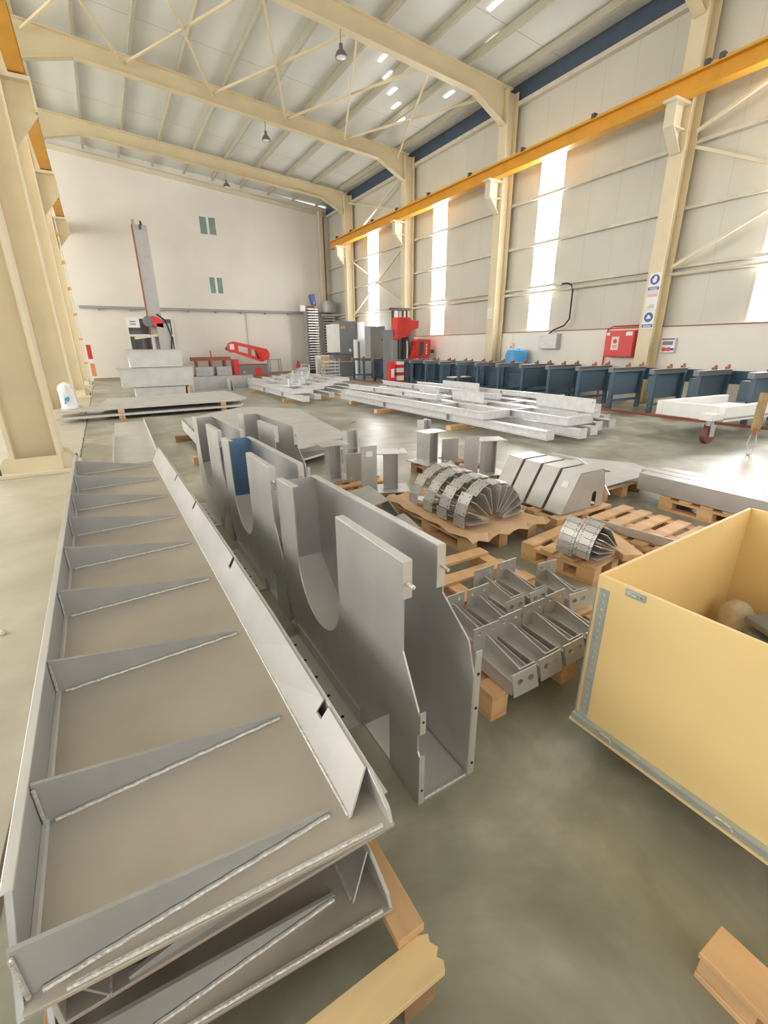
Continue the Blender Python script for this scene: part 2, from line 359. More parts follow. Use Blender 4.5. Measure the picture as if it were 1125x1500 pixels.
def left_column(y, lab, ladder=False):
    t = thing('steel_column', lab, 'column', (-1.05, y, 0), 0, 'steel columns in the left row')
    w, d = .27, .26
    zt = 10.6
    MB().box(w-.03, w+.02, -d, d, 0, zt).build('front_flange', 'cream', t)
    MB().box(-w-.02, -w+.03, -d, d, 0, zt).build('rear_flange', 'cream', t)
    MB().box(-w+.03, w-.03, -.025, .025, 0, zt).build('web', 'cream', t)
    MB().box(-.5, .48, -.40, .40, 0, .045).build('base_plate', 'cream_pale', t, .004)
    for sx in (-.42, .29):
        for sy in (-1, 1):
            x0, x1 = (sx, sx+.13)
            MB().prism([(0,0),(.16,0),(.16,.06),(.08,.20),(0,.22)], (w+.02 if sx > 0 else -w-.02, sy*.2-.012, .045), (1 if sx > 0 else -1,0,0), (0,0,1), (0,1,0), .024).build('base_gusset', 'cream_pale', t)
    MB().box(-w-.02, w+.02, -d-.02, -d, .045, .24).build('base_stiffener', 'cream', t)
    for bx in (-.43, .43):
        for by in (-.32, .32):
            MB().cyl((bx,by,.04), (bx,by,.13), .018, 6).build('anchor_bolt', 'clampdark', t)
    for s in (1, -1):
        MB().box(min(s*(w+.02), s*.82), max(s*(w+.02), s*.82), -.2, .2, 6.98, 7.06).build('corbel_plate', 'cream_pale', t)
        MB().prism([(0,6.98),(.53,6.98),(.53,6.45),(0,5.8)], (s*(w+.02),-.02,0), (s,0,0), (0,0,1), (0,1,0), .04).build('corbel_web', 'cream', t)
        MB().box(min(s*.78, s*.82), max(s*.78, s*.82), -.2, .2, 6.45, 6.98).build('corbel_end_plate', 'cream_pale', t)
    if ladder:
        l = MB()
        l.box(.36, .40, -.32, -.28, .2, 6.9); l.box(.36, .40, -.74, -.70, .2, 6.9)
        for k in range(24): l.cyl((.38,-.72,.4+k*.27), (.38,-.3,.4+k*.27), .018, 6)
        l.build('ladder', 'cream_pale', t)
        for k in range(6):
            MB().box(.29, .42, -.76, -.26, 1.0+k*1.05, 1.08+k*1.05).build('ladder_bracket', 'orange', t)
    return t
for i, y in enumerate(CY): left_column(y, LLAB[i], i == 3)
def rafter(y, lab):
    t = thing('roof_rafter', lab, 'rafter', (0, y, 0), 0, 'cream roof rafters')
    xa, xb = -.85, 13.55
    d = .50
    W = [(xa,zr(xa)-d),(xb,zr(xb)-d),(xb,zr(xb)-.03),(xa,zr(xa)-.03)]
    MB().py(W, -.012, .024).build('web', 'rafter', t)
    MB().prism([(xa,zr(xa)-.03),(xb,zr(xb)-.03),(xb,zr(xb)),(xa,zr(xa))], (0,-.13,0), (1,0,0), (0,0,1), (0,1,0), .26).build('top_flange', 'rafter', t)
    MB().prism([(xa+1.8,zr(xa+1.8)-d-.03),(xb-1.6,zr(xb-1.6)-d-.03),(xb-1.6,zr(xb-1.6)-d),(xa+1.8,zr(xa+1.8)-d)], (0,-.13,0), (1,0,0), (0,0,1), (0,1,0), .26).build('bottom_flange', 'rafter', t)
    for a, b in ((xb-1.6, xb-.25), (xa+1.8, xa+.2)):
        za, zb = zr(a)-d, zr(b)-d-.52
        MB().py([(a,za),(b,zb),(b,zr(b)-d)], -.012, .024).build('haunch_web', 'rafter', t)
        MB().prism([(a,za-.03),(b,zb-.03),(b,zb),(a,za)], (0,-.13,0), (1,0,0), (0,0,1), (0,1,0), .26).build('haunch_flange', 'rafter', t)
for i, y in enumerate(CY):
    rafter(y, ['cream roof rafter at upper right, carried by the column with safety signs', 'cream roof rafter crossing the top of the picture beside the nearest lamp',
               'cream roof rafter in the middle of the roof, at the braced bay', 'cream roof rafter closest to the far wall'][i])
PX = [13.1, 11.6, 10.1, 8.55, 7.0, 5.55, 4.05, 2.55, 1.05, -.45]
for i, x in enumerate(PX):
    a = zr(x)
    single(MB().box(-.045, .045, YB, YF-.2, 0, .2), 'roof_purlin', 'purlin', 'thin roof purlin under the pale ceiling, %s from the right-hand eave' % ORD[i], 'purlin', (x, 0, a), 0, 'roof purlins')
# roof wind bracing
BX = [-.3, 2.36, 5.1, 7.8, 10.3, 12.9]
names5 = ['at the left columns', 'second panel from the left columns', 'middle panel beside the nearest lamp', 'fourth panel from the left columns', 'panel next to the right wall']
for i in range(5):
    for s in (0, 1):
        xa, xb = (BX[i], BX[i+1]) if s == 0 else (BX[i+1], BX[i])
        single(MB().bar((xa, CY[2]-.14, zr(xa)-.28-.03*s), (xb, CY[1]+.14, zr(xb)-.28-.07*s), .06, .06), 'roof_brace', 'rafter',
               'thin roof brace leaning %s towards the camera, %s' % ('right' if s == 0 else 'left', names5[i]), 'brace', group='roof braces')
# wall bracing
def brace(a, b, lab, w=.07): single(MB().bar(a, b, w, w), 'wall_brace', 'cream_pale', lab, 'brace', group='wall braces')
bx = 13.52
brace((bx,26.7,6.35), (bx,20.9,3.6), 'lower wall brace falling to the right across the far window strip')
brace((bx+.09,20.9,6.3), (bx+.09,26.7,3.4), 'lower wall brace rising to the right across the far window strip')
brace((bx,26.7,9.2), (bx,20.9,7.6), 'upper wall brace falling to the right above the far end of the orange crane beam')
brace((bx+.09,26.7,7.4), (bx+.09,20.9,9.2), 'upper wall brace rising to the right above the far end of the orange crane beam')
brace((bx,7.8,3.55), (bx,1.8,6.4), 'lower wall brace rising to the right from the safety sign column')
brace((bx+.09,7.8,6.2), (bx+.09,1.8,3.4), 'wall brace falling to the right from the safety sign column')
brace((bx,7.8,6.5), (bx,3.0,8.2), 'wall brace rising to the right beside the corbel of the safety sign column')
for z, l in ((4.95, 'middle horizontal wall girt across the window strips'), (6.37, 'upper horizontal wall girt across the window strips'), (3.58, 'lowest horizontal wall girt, paired with a conduit')):
    single(MB().box(13.80, 13.93, YB, YF, z-.04, z+.04), 'wall_girt', 'girt', l, 'girt', group='horizontal girts of the right wall')
single(MB().tube([(13.78,YB,3.40),(13.78,10.9,3.40),(13.78,YF,3.40)], .045, 8), 'conduit', 'girt', 'pale conduit pipe running just below the lowest wall girt', 'conduit')
# crane runway beams
def crane(x, lab, ends, clamps):
    t = thing('crane_beam', lab, 'crane beam', (x, 0, 7.09), 0, 'orange crane runway beams')
    a, b = ends
    MB().box(-.15, .15, a, b, 0, .03).build('bottom_flange', 'orange', t)
    MB().box(-.02, .02, a, b, .03, .36).build('web', 'orange', t)
    MB().box(-.15, .15, a, b, .36, .39).build('top_flange', 'orange', t)
    MB().box(-.05, .05, a, b, .39, .47).build('crane_rail', 'rail', t)
    for y in clamps:
        MB().box(-.12, .02, y-.05, y+.05, .37, .53).build('rail_clamp', 'clampdark', t)
    return t
crane(13.0, 'long orange crane runway beam along the right wall above the window strips', (YB, 28.2), [3.2, 7.2, 7.5, 10.4, 13.0, 15.6, 18.2, 20.7, 23.0, 25.4, 27.2])
crane(-.46, 'orange crane runway beam on top of the left column row', (YB, YF-.1), [16, 22])
# pendant lamps
for i, (x, y, l) in enumerate(((7.2, 14.4, 'pendant lamp hanging from the rafter at the top of the picture'), (7.0, 20.7, 'pendant lamp hanging from the middle rafter at the braced bay'), (6.9, 27.0, 'pendant lamp hanging from the rafter closest to the far wall'))):
    t = thing('pendant_lamp', l, 'lamp', (x, y, zr(x)-.53), 0, 'pendant lamps')
    MB().cyl((0,0,-.32), (0,0,0), .012, 6).build('rod', 'lamp', t)
    MB().lathe([(.05,-.42),(.05,-.30),(.01,-.28)], 14).build('lamp_holder', 'lamp', t, smooth=True)
    MB().lathe([(.17,-.60),(.165,-.56),(.12,-.47),(.05,-.41)], 18).build('lamp_shade', 'lamp', t, smooth=True)
    MB().lathe([(.06,-.62),(.13,-.60),(.13,-.57),(.02,-.55)], 16).build('lens', 'lampglass', t, smooth=True)
# small emissive dashes just under the ceiling near the eave
for i, (x, y) in enumerate([(11.2,17.8),(10.6,17.1),(10.0,16.4),(9.4,15.7),(11.9,18.6),(12.3,16.0),(10.7,12.0),(9.7,11.2),(8.9,10.6),(11.6,13.0)]):
    struct('trim_%d' % (6+i), MB().box(x, x+.13, y, y+.5, zr(x)+.20, zr(x)+.215), 'slit')

# ------------------------------------------------------------------ tray stack (left foreground)
def make_tray(lab, L=4.78, ys=(.085,.475,1.03,1.6,2.16,2.72,3.3,3.92,4.55), dx=None):
    """origin at the near right-hand corner, x to the left is negative, y away"""
    W, H = .78, .150
    t = thing('gusseted_tray', lab, 'steel tray', group='gusseted trays of the stack')
    MB().pz([(0,0),(0,L),(-W,L),(-W,.055)], -.006, .012).build('web_plate', 'tray_web', t, .002)
    MB().px([(.055,-.006),(L,-.006),(L,H),(.20,H)], -W-.012, .014).build('left_flange', 'steel_cool', t, .002)
    MB().bar((-W-.008,.20,H), (-W-.008,L,H), .024, .006).build('flange_lip', 'steel_light', t, .002)
    HP = [(.12,.085),(.40,.105),(.95,.135),(2.0,.150),(L,.150)]
    def hh(y):
        for (a, b), (c, d) in zip(HP[:-1], HP[1:]):
            if a <= y <= c: return b+(d-b)*(y-a)/(c-a)
        return HP[0][1]
    MB().px([(0,-.006),(L,-.006)]+list(reversed(HP))+[(.02,.04)], -.012, .012).build('right_flange', 'steel_light', t, .004)
    # sloping inner plate from the flange top down to the web, with slots in its upper edge
    notch = [.36, 1.5, 2.55, 3.4]
    cut = [(q, q+.035) for q in notch]
    ST = sorted({.07, .125, L} | {q for c in cut for q in c} | {p[0] for p in HP if p[0] > .13} | {.25, .7, 1.2})
    def top_at(y, low):
        if y < .12: return (-.088, .012)
        k = .66 if low else 1.0
        return (-.092+.080*k, .004+(hh(y)-.002)*k)
    sp = MB()
    for ya, yb in zip(ST[:-1], ST[1:]):
        low = any(abs(ya-c[0]) < 1e-6 for c in cut)
        vs = []
        for y in (ya, yb):
            tx, tz = top_at(y, low)
            vs += [(-.098,y,.004), (-.092,y,.004), (tx,y,tz), (tx-.006,y,tz)]
        sp.add(vs, [(0,1,2,3),(7,6,5,4),(0,4,5,1),(1,5,6,2),(2,6,7,3),(3,7,4,0)])
    sp.build('sloping_plate', 'sloping', t)
    wb = MB().tube([(-.092,.08,.008),(-.092,L,.008)], .006, 6); wb.build('weld_bead', 'weld', t)
    MB().tube([(-.03,.012,.008),(-W+.07,.06,.008)], .006, 6).build('weld_bead', 'weld', t)
    for k, y in enumerate(ys):
        dy = .028
        ang = math.atan2(dy, W-.12)
        u = Vector((math.cos(ang), math.sin(ang), 0)); nn = Vector((-u.y, u.x, 0))
        g = MB().prism([(.004,.006),(W-.13,.006),(W-.13,.016),(.004,H-.008)], (-W,y,0), u, (0,0,1), nn, .010).build('gusset', 'steel_cool', t)
        p0 = Vector((-W+.03,y-.004,.009)); p1 = p0+u*(W-.165)
        pts = [p0+(p1-p0)*i/24+Vector((0,0,.0012*math.sin(i*2.3+k))) for i in range(25)]
        MB().tube(pts, .0058, 6).build('weld_bead', 'weld', g)
        MB().tube([(-W+.008,y-.006,.01),(-W+.008,y-.006,H-.02)], .005, 6).build('weld_bead', 'weld', g)
    MB().tube([(-W+.008,.10,.010),(-W+.008,L-.05,.010)], .010, 6).build('corner_bead', 'steel_light', t)
    return t
tray = make_tray('large steel tray with triangular ribs, topmost of the left foreground stack')
rz = R(.75)
tray.location = (.432, .70, .487); tray.rotation_euler = (0,0,rz)
tray_mid = make_tray('steel tray lying turned around in the middle of the left foreground stack', 4.60, (.25,.85,1.45,2.0,2.6,3.2,3.75,4.2,4.555))
tray_mid.location = (-.355, 5.395, .322); tray_mid.rotation_euler = (0,0,R(180.3))
dup(tray, (.425, .695, .158), R(.4), 'lowest steel tray of the left foreground stack, resting on the pallets')

# ------------------------------------------------------------------ pallets
def make_pallet(w, d, lab, boards=5, m='pine', group='wooden pallets', h=.144, blocks=3):
    """deck boards run along x (w); origin at near left corner on the floor"""
    t = thing('wooden_pallet', lab, 'pallet', group=group)
    for i in range(blocks):
        x = i*(w-.10)/(blocks-1)
        MB().box(x, x+.10, 0, d, 0, .022).build('runner', m, t)
        for j in range(3):
            y = j*(d-.14)/2
            MB().box(x, x+.10, y, y+.14, .022, h-.044).build('block', m, t, .003)
        MB().box(x, x+.10, 0, d, h-.044, h-.022).build('stringer', m, t)
    bw = .11
    for i in range(boards):
        y = i*(d-bw)/(boards-1)
        MB().box(0, w, y, y+bw, h-.022, h).build('deck_board', m, t, .003)
    return t
# bearers of the tray stack
p = thing('wooden_pallet', 'wooden pallet with a splintered pale end board under the left foreground stack', 'pallet', (.458,.588,0), R(1), 'pallets under the tray stack')
MB().box(-.060,.026, .04, .78, .118, .150).build('stringer', 'pine', p, .003)
MB().prism([(-.86,0),(0.02,0),(.03,.02),(.018,.035),(.035,.05),(.022,.07),(.03,.088),(.0,.10),(-.86,.10)], (0,-.06,.10), (1,0,0), (0,1,0), (0,0,1), .022).build('end_board', 'pine_pale', p, .002)
MB().box(-.86,-.775, .04, .78, .118, .150).build('stringer', 'pine_dark', p, .003)
MB().box(-.86,0, .30, .40, .09, .117).build('cross_board', 'pine_dark', p, .003)
MB().box(-.86,0, .66, .78, .09, .117).build('cross_board', 'pine_dark', p, .003)
for bx_ in (-.86, -.47, -.10):
    for by_ in (-.05, .34, .68): MB().box(bx_, bx_+.10, by_, by_+.09, 0, .10 if by_ < 0 else .09).build('block', 'pine_dark', p)
for k, (y, l) in enumerate(((2.5, 'wooden bearer across the floor under the middle of the tray stack'), (4.7, 'wooden bearer across the floor under the far end of the tray stack'))):
    single(MB().box(-.85, 0, 0, .10, 0, .148), 'wooden_bearer', 'pine', l, 'timber', (.45,y,0), bevel=.004)
# loose thin sheet steel lying behind the stack
t = thing('steel_channel', 'long shallow steel channel on the floor behind the left foreground stack', 'steel channel', (-.16, 6.3, 0), R(-1.2))
MB().box(0, .62, 0, 6.2, .0, .012).build('web_plate', 'steel_light', t)
MB().box(-.012, 0, 0, 4.2, .0, .09).build('flange', 'steel_light', t)
MB().box(.62, .632, 0, 6.2, .0, .09).build('flange', 'steel_light', t)

# ------------------------------------------------------------------ U frames
def make_frame(lab, endmat='steel'):
    """local: x 0..0.24, y 0 (near) .. 1.45 (far), z up"""
    t = thing('slotted_u_frame', lab, 'steel frame', group='U-notched sheet steel frames')
    T = .008
    U = [(.65,.97)] + [(.65,.56)] + [(.915+.265*math.cos(R(a)), .55+.265*math.sin(R(a))) for a in range(190, 361, 10)] + [(1.19,.96)]
    prof = [(0,0),(.0,.24),(.012,.255),(.012,.33),(0,.345),(0,.42),(.115,.63),(.115,.98)] + U + [(1.45,.945),(1.45,.24),(1.30,0),(.45,0),(.21,.27),(.21,0)]
    MB().px(prof, 0, T).build('front_plate', 'steel', t, .0015)
    rear = [(0,0),(.0,.50),(.04,.63),(.205,.75),(.205,.955),(1.455,.93),(1.455,0)]
    MB().px(rear, .24, T).build('rear_plate', 'steel', t, .0015)
    MB().box(T, .24, 1.44, 1.448, .05, .93).build('end_plate', endmat, t)
    MB().box(T, .24, 0, 1.44, .0, .008).build('bottom_plate', 'steel_light', t)
    MB().prism([(1.06,.10),(1.44,.42),(1.44,.43),(1.06,.11)], (T,0,0), (0,1,0), (0,0,1), (1,0,0), .232).build('inner_ramp', 'steel_light', t)
    # folded lips
    MB().bar((.02,.115,.98), (.02,.645,.97), .035, .006).build('top_lip', 'steel_light', t)
    MB().bar((.02,1.195,.96), (.02,1.45,.945), .035, .006).build('top_lip', 'steel_light', t)
    MB().bar((.228,.205,.955), (.228,1.455,.93), .035, .006).build('rear_top_lip', 'steel_light', t)
    MB().box(0, .036, .112, .118, .84, .98).build('end_lip', 'steel_light', t)
    MB().box(.21, .248, .202, .208, .78, .955).build('end_lip', 'steel_light', t)
    MB().box(0, .024, -.004, .002, .0, .24).build('edge_lip', 'steel_light', t)
    MB().box(0, .024, -.004, .002, .345, .44).build('edge_lip', 'steel_light', t)
    MB().box(.248, .275, .0, .006, .0, .60).build('rear_edge_lip', 'steel_light', t)
    for z in (.06, .34, .50): MB().cyl((.262,-.003,z), (.262,.0,z), .006, 8).build('rivet_hole', 'dark', t)
    for z in (.07, .40): MB().cyl((.013,-.006,z), (.013,-.003,z), .005, 8).build('rivet_hole', 'dark', t)
    for p0 in ((.018,.118,.90), (.23,.205,.87)):
        MB().cyl((p0[0],p0[1],p0[2]), (p0[0],p0[1]-.045,p0[2]), .007, 10).build('stud_bolt', 'weld', t)
    MB().tube([(.02,.004,.010),(.232,.004,.010)], .005, 6).build('weld_bead', 'weld', t)
    MB().tube([(.234,.01,.010),(.234,1.4,.010)], .004, 6).build('weld_bead', 'weld', t)
    # foot angle on the left side
    a = MB().box(-.085, 0, .46, 1.27, 0, .007).build('foot_angle', 'steel', t)
    MB().box(-.010, -.001, .46, 1.27, .007, .085).build('angle_upright', 'steel', a)
    for k in range(5): MB().cyl((-.06,.54+k*.16,.007), (-.06,.54+k*.16,.0085), .009, 10).build('bolt_hole', 'dark', a)
    return t
fr1 = make_frame('sheet steel frame with a U notch, the one nearest the camera')
fr1.location = (.73, 1.015, 0)
fr2 = dup(fr1, (.73, 2.48, 0), 0, 'sheet steel frame with a U notch and blue-tinted inside, second from the camera')
for o in kids(fr2):
    if o.name.startswith('end_plate'): o.data = o.data.copy(); o.data.materials[0] = M['bluish']
dup(fr1, (.73, 3.95, 0), 0, 'sheet steel frame with a U notch, third and last of the left line')
dup(fr1, (1.21, 3.90, 0), 0, 'U-notched sheet steel frame standing right of the third one, by the sheet stack')
# sheet stack behind the frames
t = thing('sheet_stack', 'pale perforated sheet steel bundle on wood behind the U-notched frames', 'steel sheets', (1.08, 6.3, 0), R(-1))
MB().pz([(0,.1),(1.1,-.35),(2.05,.15),(2.5,3.8),(1.5,4.9),(0.05,3.6)], .32, .012).build('top_sheet', 'steel_light', t)
MB().pz([(0.06,.2),(1.1,-.25),(2.0,.22),(2.3,3.6),(1.5,4.6),(0.1,3.4)], .12, .03).build('lower_sheet', 'steel_light', t)
MB().px([(.1,.12),(3.6,.12),(3.6,.31),(.1,.31)], -.006, .006, holes=[circ(.35+k*.3, .19+.06*(k % 2), .022, 8) for k in range(11)]).build('perforated_side', 'galv', t)
MB().box(.2,2.1,.2,3.4,.15,.32).build('core', 'steel', t)
for i, (y, l) in enumerate(((.9,'wooden block peeking from the left under the sheet bundle, nearer one'), (2.9,'wooden block peeking from the left under the sheet bundle, farther one'))):
    single(MB().box(-.2, 1.9, 0, .1, 0, .11), 'wooden_bearer', 'pine' if i == 0 else 'pine_dark', l, 'timber', (1.1, 6.3+y, 0), bevel=.004)

# ------------------------------------------------------------------ crate
cr = thing('plywood_crate', 'large open yellow plywood crate at the right edge', 'crate', (1.485, .905, 0), R(2.5))
CW, CD, Z0, Z1 = 1.33, 1.35, .165, .825
ft = MB().px([(-CD,Z0),(0,Z0),(0,Z1),(-CD,Z1)], 0, .014).build('front_panel', 'ply', cr, .002)
MB().py([(0,Z0),(CW,Z0),(CW,Z1),(0,Z1)], -.002, .014).build('far_side_panel', 'ply', cr, .002)
MB().px([(-CD,Z0),(0,Z0),(0,Z1),(-CD,Z1)], CW, .014).build('rear_panel', 'ply', cr, .002)
MB().py([(0,Z0),(CW,Z0),(CW,Z1),(0,Z1)], -CD, .014).build('near_side_panel', 'ply', cr, .002)
MB().box(0, CW, -CD, 0, Z0-.012, Z0+.004).build('bottom_panel', 'ply', cr)
cs = MB().px([(-.040,Z0+.01),(-.004,Z0+.01),(-.004,Z1-.05),(-.040,Z1-.05)], -.004, .003,
        holes=[circ(-.022, Z0+.045+k*.0318, .0075, 8) for k in range(18)]).build('corner_strip', 'zinc', cr)
MB().box(-.004, .03, .012, .015, Z0+.01, Z1-.05).build('corner_strip', 'zinc', cr)
MB().box(-.026, .002, -CD, .014, Z0-.018, Z0+.004).build('base_edge_strip', 'zinc', cr)
MB().box(-.030, CW+.02, -CD-.01, .02, Z0-.034, Z0-.0225).build('base_board', 'ply_edge', cr)
def clip(y, z):
    c = MB().px([(y-.035,z-.014),(y+.035,z-.014),(y+.035,z+.014),(y-.035,z+.014)], -.006, .005, holes=[slot(y+.008,z,.03,.012), circ(y-.024,z,.005,8)]).build('clip', 'zinc', cr)
    MB().bar((-.010,y-.008,z), (-.010,y+.028,z+.004), .006, .006).build('clip_tongue', 'weld', c)
clip(-.135, Z1-.022)
for y in (-.14, -.56, -.98):
    c = MB().box(-.030,-.026, y-.03, y+.03, Z0-.008, Z0+.012).build('clip', 'zinc', cr)
    MB().tube([(-.032,y-.028,Z0-.004),(-.034,y-.02,Z0+.010),(-.034,y+.02,Z0+.010),(-.032,y+.028,Z0-.004)], .004, 6).build('clip_wire', 'weld', c)
for i, x in enumerate((.22, .65, 1.10)):
    MB().box(x, x+.10, -CD+.05, -.05, .0, Z0-.034).build('skid', 'pine', cr, .003)
# contents of the crate
single(MB().lathe([(.05,0),(.08,.03),(.09,.10),(.08,.17),(.04,.22),(.01,.23)], 14), 'wrapped_part', 'wrap', 'small brownish wrapped part inside the far corner of the plywood crate', 'wrapped part', (2.60,.825,.17), smooth=True)
t = thing('clevis_bracket', 'dark steel clevis bracket lying inside the plywood crate', 'bracket', (2.52,.60,.17), R(-25))
MB().box(-.1,.1,-.1,.1,0,.16).build('block', 'steel', t, .006)
MB().box(-.14,.12,-.09,.09,.16,.19).build('lower_lug', 'grey', t, .006)
MB().box(-.14,.12,-.09,.09,.22,.25).build('upper_lug', 'grey', t, .006)
MB().box(.02,.12,-.08,.08,.19,.22).build('spacer', 'grey', t)
single(MB().cyl((-.3,-.05,.06),(.25,-.38,.06),.055,14), 'steel_tube', 'steel', 'steel tube lying on the bottom of the plywood crate', 'tube', (2.44,.25,.17), smooth=True)
# wooden pallet end at lower right
t = thing('wooden_pallet', 'reddish wooden pallet end at the lower right corner', 'pallet', (1.10, .215, 0), R(0))
MB().box(0, .12, -1.1, 0, .078, .10).build('stringer', 'pine', t, .003)
for y in (-.14, -.6, -1.05): MB().box(.005, .115, y, y+.135, .022, .078).build('block', 'pine', t, .003)
MB().box(0, .12, -1.1, -.005, 0, .022).build('runner', 'pine', t, .003)
MB().box(.12, .30, -1.1, -.55, .078, .10).build('deck_board', 'pine_pale', t, .003)

# ------------------------------------------------------------------ saddle brackets on a pallet
pal = make_pallet(1.06, 1.28, 'wooden pallet under the rows of channel brackets, between frame and crate', 6)
pal.location = (1.25, 1.175, 0)
def make_saddle(lab):
    """local: x width 0..0.165, y 0 (foot) .. 0.36 (back), z from 0"""
    t = thing('channel_bracket', lab, 'steel bracket', group='channel brackets on the pallet')
    W = .165
    sl = lambda y: .075+.035*y/.34
    MB().px([(0,.0),(.27,.0),(.27,.085),(0,.07)], 0, .006).build('side_plate', 'steel', t)
    MB().prism([(0,.035),(.27,.055),(.27,.061),(0,.041)], (.006,0,0), (0,1,0), (0,0,1), (1,0,0), W-.006).build('sloping_web', 'steel_tray', t)
    MB().px([(.03,.043),(.27,.061),(.27,.135),(.25,.135),(.03,.085)], .080, .007).build('rib', 'steel_tray', t)
    MB().px([(.03,.043),(.27,.061),(.27,.085),(.03,.06)], .150, .006).build('low_rib', 'steel_tray', t)
    MB().py([(0,.03),(W,.03),(W,.190),(0,.190)], .27, .007, holes=[circ(.038,.155,.011,10), circ(.128,.155,.011,10)]).build('back_plate', 'steel', t)
    MB().py([(.06,.04),(W,.04),(W,.105),(.06,.105)], .022, .006).build('front_lip', 'steel_light', t)
    MB().prism([(0,-.03),(W-.01,-.03),(W-.01,.075),(0,.075)], (.0,-.012,.03), (1,0,0), (0,.26,.966), (0,.966,-.26), .008,
               holes=[slot(.045,.03,.038,.026), slot(.112,.03,.038,.026)]).build('foot_plate', 'steel_light', t)
    return t
sd = make_saddle('channel bracket in the front row on the pallet, first from the left')
sd.location = (1.325, 1.135, .150)
for k in range(1, 4):
    dup(sd, (1.325+.188*k, 1.135+.012*k, .150), R(2), 'channel bracket in the front row on the pallet, %s from the left' % ORD[k])
for k in range(4):
    dup(sd, ((1.375,1.56,1.75,1.945)[k], 1.445+(0 if k < 2 else .16), .150), R(2), 'channel bracket in the back row on the pallet, %s from the left' % ORD[k])
dup(sd, (2.125, 1.47, .150), R(-4), 'channel bracket leaning at the right end of the back row, beside the crate')

# ------------------------------------------------------------------ hoods on a pallet
hp = make_pallet(.80, 1.2, 'wooden pallet under the four slanted sheet steel hoods', 5)
hp.location = (3.31, 2.53, 0)
def make_hood(lab, opening=True):
    t = thing('machine_hood', lab, 'sheet steel hood', group='slanted sheet steel hoods')
    P = [(0,0),(.60,0),(.60,.20),(.55,.37),(.21,.37)]
    D = .205
    hole = [[(.42,.008),(.485,.008),(.485,.11)]+[(.4525+.0325*math.cos(R(a)), .12+.04*math.sin(R(a))) for a in range(0,181,30)]+[(.42,.11)]] if opening else []
    MB().py(P, 0, .006, holes=hole).build('near_side', 'steel', t, .001)
    MB().py(P, D-.006, .006).build('far_side', 'steel', t, .001)
    def skin(a, b, nm, m):
        d = Vector((b[0]-a[0], 0, b[1]-a[1])); n = Vector((-d.z, 0, d.x)).normalized()
        MB().prism([(0,0),(d.length,0),(d.length,.006),(0,.006)], (a[0],.0,a[1]), d.normalized(), -n, (0,1,0), D).build(nm, m, t, .001)
    skin(P[0], P[4], 'slanted_face', 'steel'); skin(P[4], P[3], 'top_face', 'steel_light'); skin(P[3], P[2], 'rear_bevel', 'steel'); skin(P[2], P[1], 'rear_face', 'steel')
    MB().box(-.02, .0, -.0, D, 0, .006).build('base_lip', 'steel', t)
    return t
h1 = make_hood('slanted sheet steel hood with an arched opening, nearest of the four')
h1.location = (3.42, 2.58, .153)
MB().prism([(.05,.0),(.12,.0),(.12,.06),(.05,.06)], (.125,.02,.226), (0,1,0), (.49,0,.872), (-.872,0,.49), .002).build('paper_label', 'white', h1)
for k in range(1, 4):
    h = dup(h1, (3.42, 2.58+.235*k, .153), 0, 'slanted sheet steel hood, %s from the nearest' % ORD[k])
    for c in kids(h):
        if c.name.startswith('paper_label'): bpy.data.objects.remove(c)
ar = thing('curved_strip', 'curved pale steel strip arching beside the slanted hoods', 'steel strip', (4.05, 3.1, 0))
pts = [(4.02,3.75,.20),(4.05,3.55,.40),(4.09,3.3,.52),(4.12,3.0,.52),(4.14,2.75,.42),(4.15,2.6,.22)]
m_ = MB()
for a, b in zip(pts[:-1], pts[1:]): m_.bar(Vector(a)-Vector((4.05,3.1,0)), Vector(b)-Vector((4.05,3.1,0)), .02, .012)
m_.build('strip', 'steel_light', ar)
# small pallet with flat plates
fp = make_pallet(.8, .9, 'small pallet under the loose flat plates behind the hoods', 4)
fp.location = (4.48, 2.88, 0)
for i, (z, rot, l) in enumerate(((.150, 3, 'lowest loose flat plate on the small pallet behind the hoods'), (.166, -6, 'middle loose flat plate on the small pallet behind the hoods'), (.182, 5, 'topmost loose flat plate with a hole behind the hoods'))):
    single(MB().pz([(-.5,-.45),(.55,-.5),(.75,-.1),(.5,.48),(-.4,.5)], 0, .008, holes=[circ(.1,-.1,.05,10)] if i == 2 else []), 'flat_plate', 'steel_light', l, 'steel plate', (4.95, 3.35, z), R(rot), 'loose flat plates')

# ------------------------------------------------------------------ finned bracket piles
def make_fin(lab, ft=.050, tilt=9):
    """local: fan axis along y; bracket radial along +x: flange plate at radius rr"""
    t = thing('fin_bracket', lab, 'fin bracket', group=None)
    rr_ = .33
    tl = R(tilt); MB().prism([(-.070,-ft),(.070,-ft),(.070,ft),(-.070,ft)], (rr_+.004,0,0), (0,1,0), (-math.sin(tl),0,math.cos(tl)), (math.cos(tl),0,math.sin(tl)), .005,
               holes=[circ(a_,b_*ft*.55,min(.007,ft*.2),8) for a_ in (-.045,.045) for b_ in (-1,1)]).build('flange_plate', 'steel', t)
    MB().prism([(rr_-.007,-.125),(rr_-.007,.055),(.12,.035),(.085,-.10)], (0,0,-.003), (1,0,0), (0,1,0), (0,0,1), .006).build('fin', 'steel_tray', t)
    return t
fpal = make_pallet(.80, 1.2, 'wooden pallet under the big round pile of fin brackets', 5)
fpal.location = (2.32, 2.60, 0)
card = MB()
nx, ny = 12, 14
vs = []; fs = []
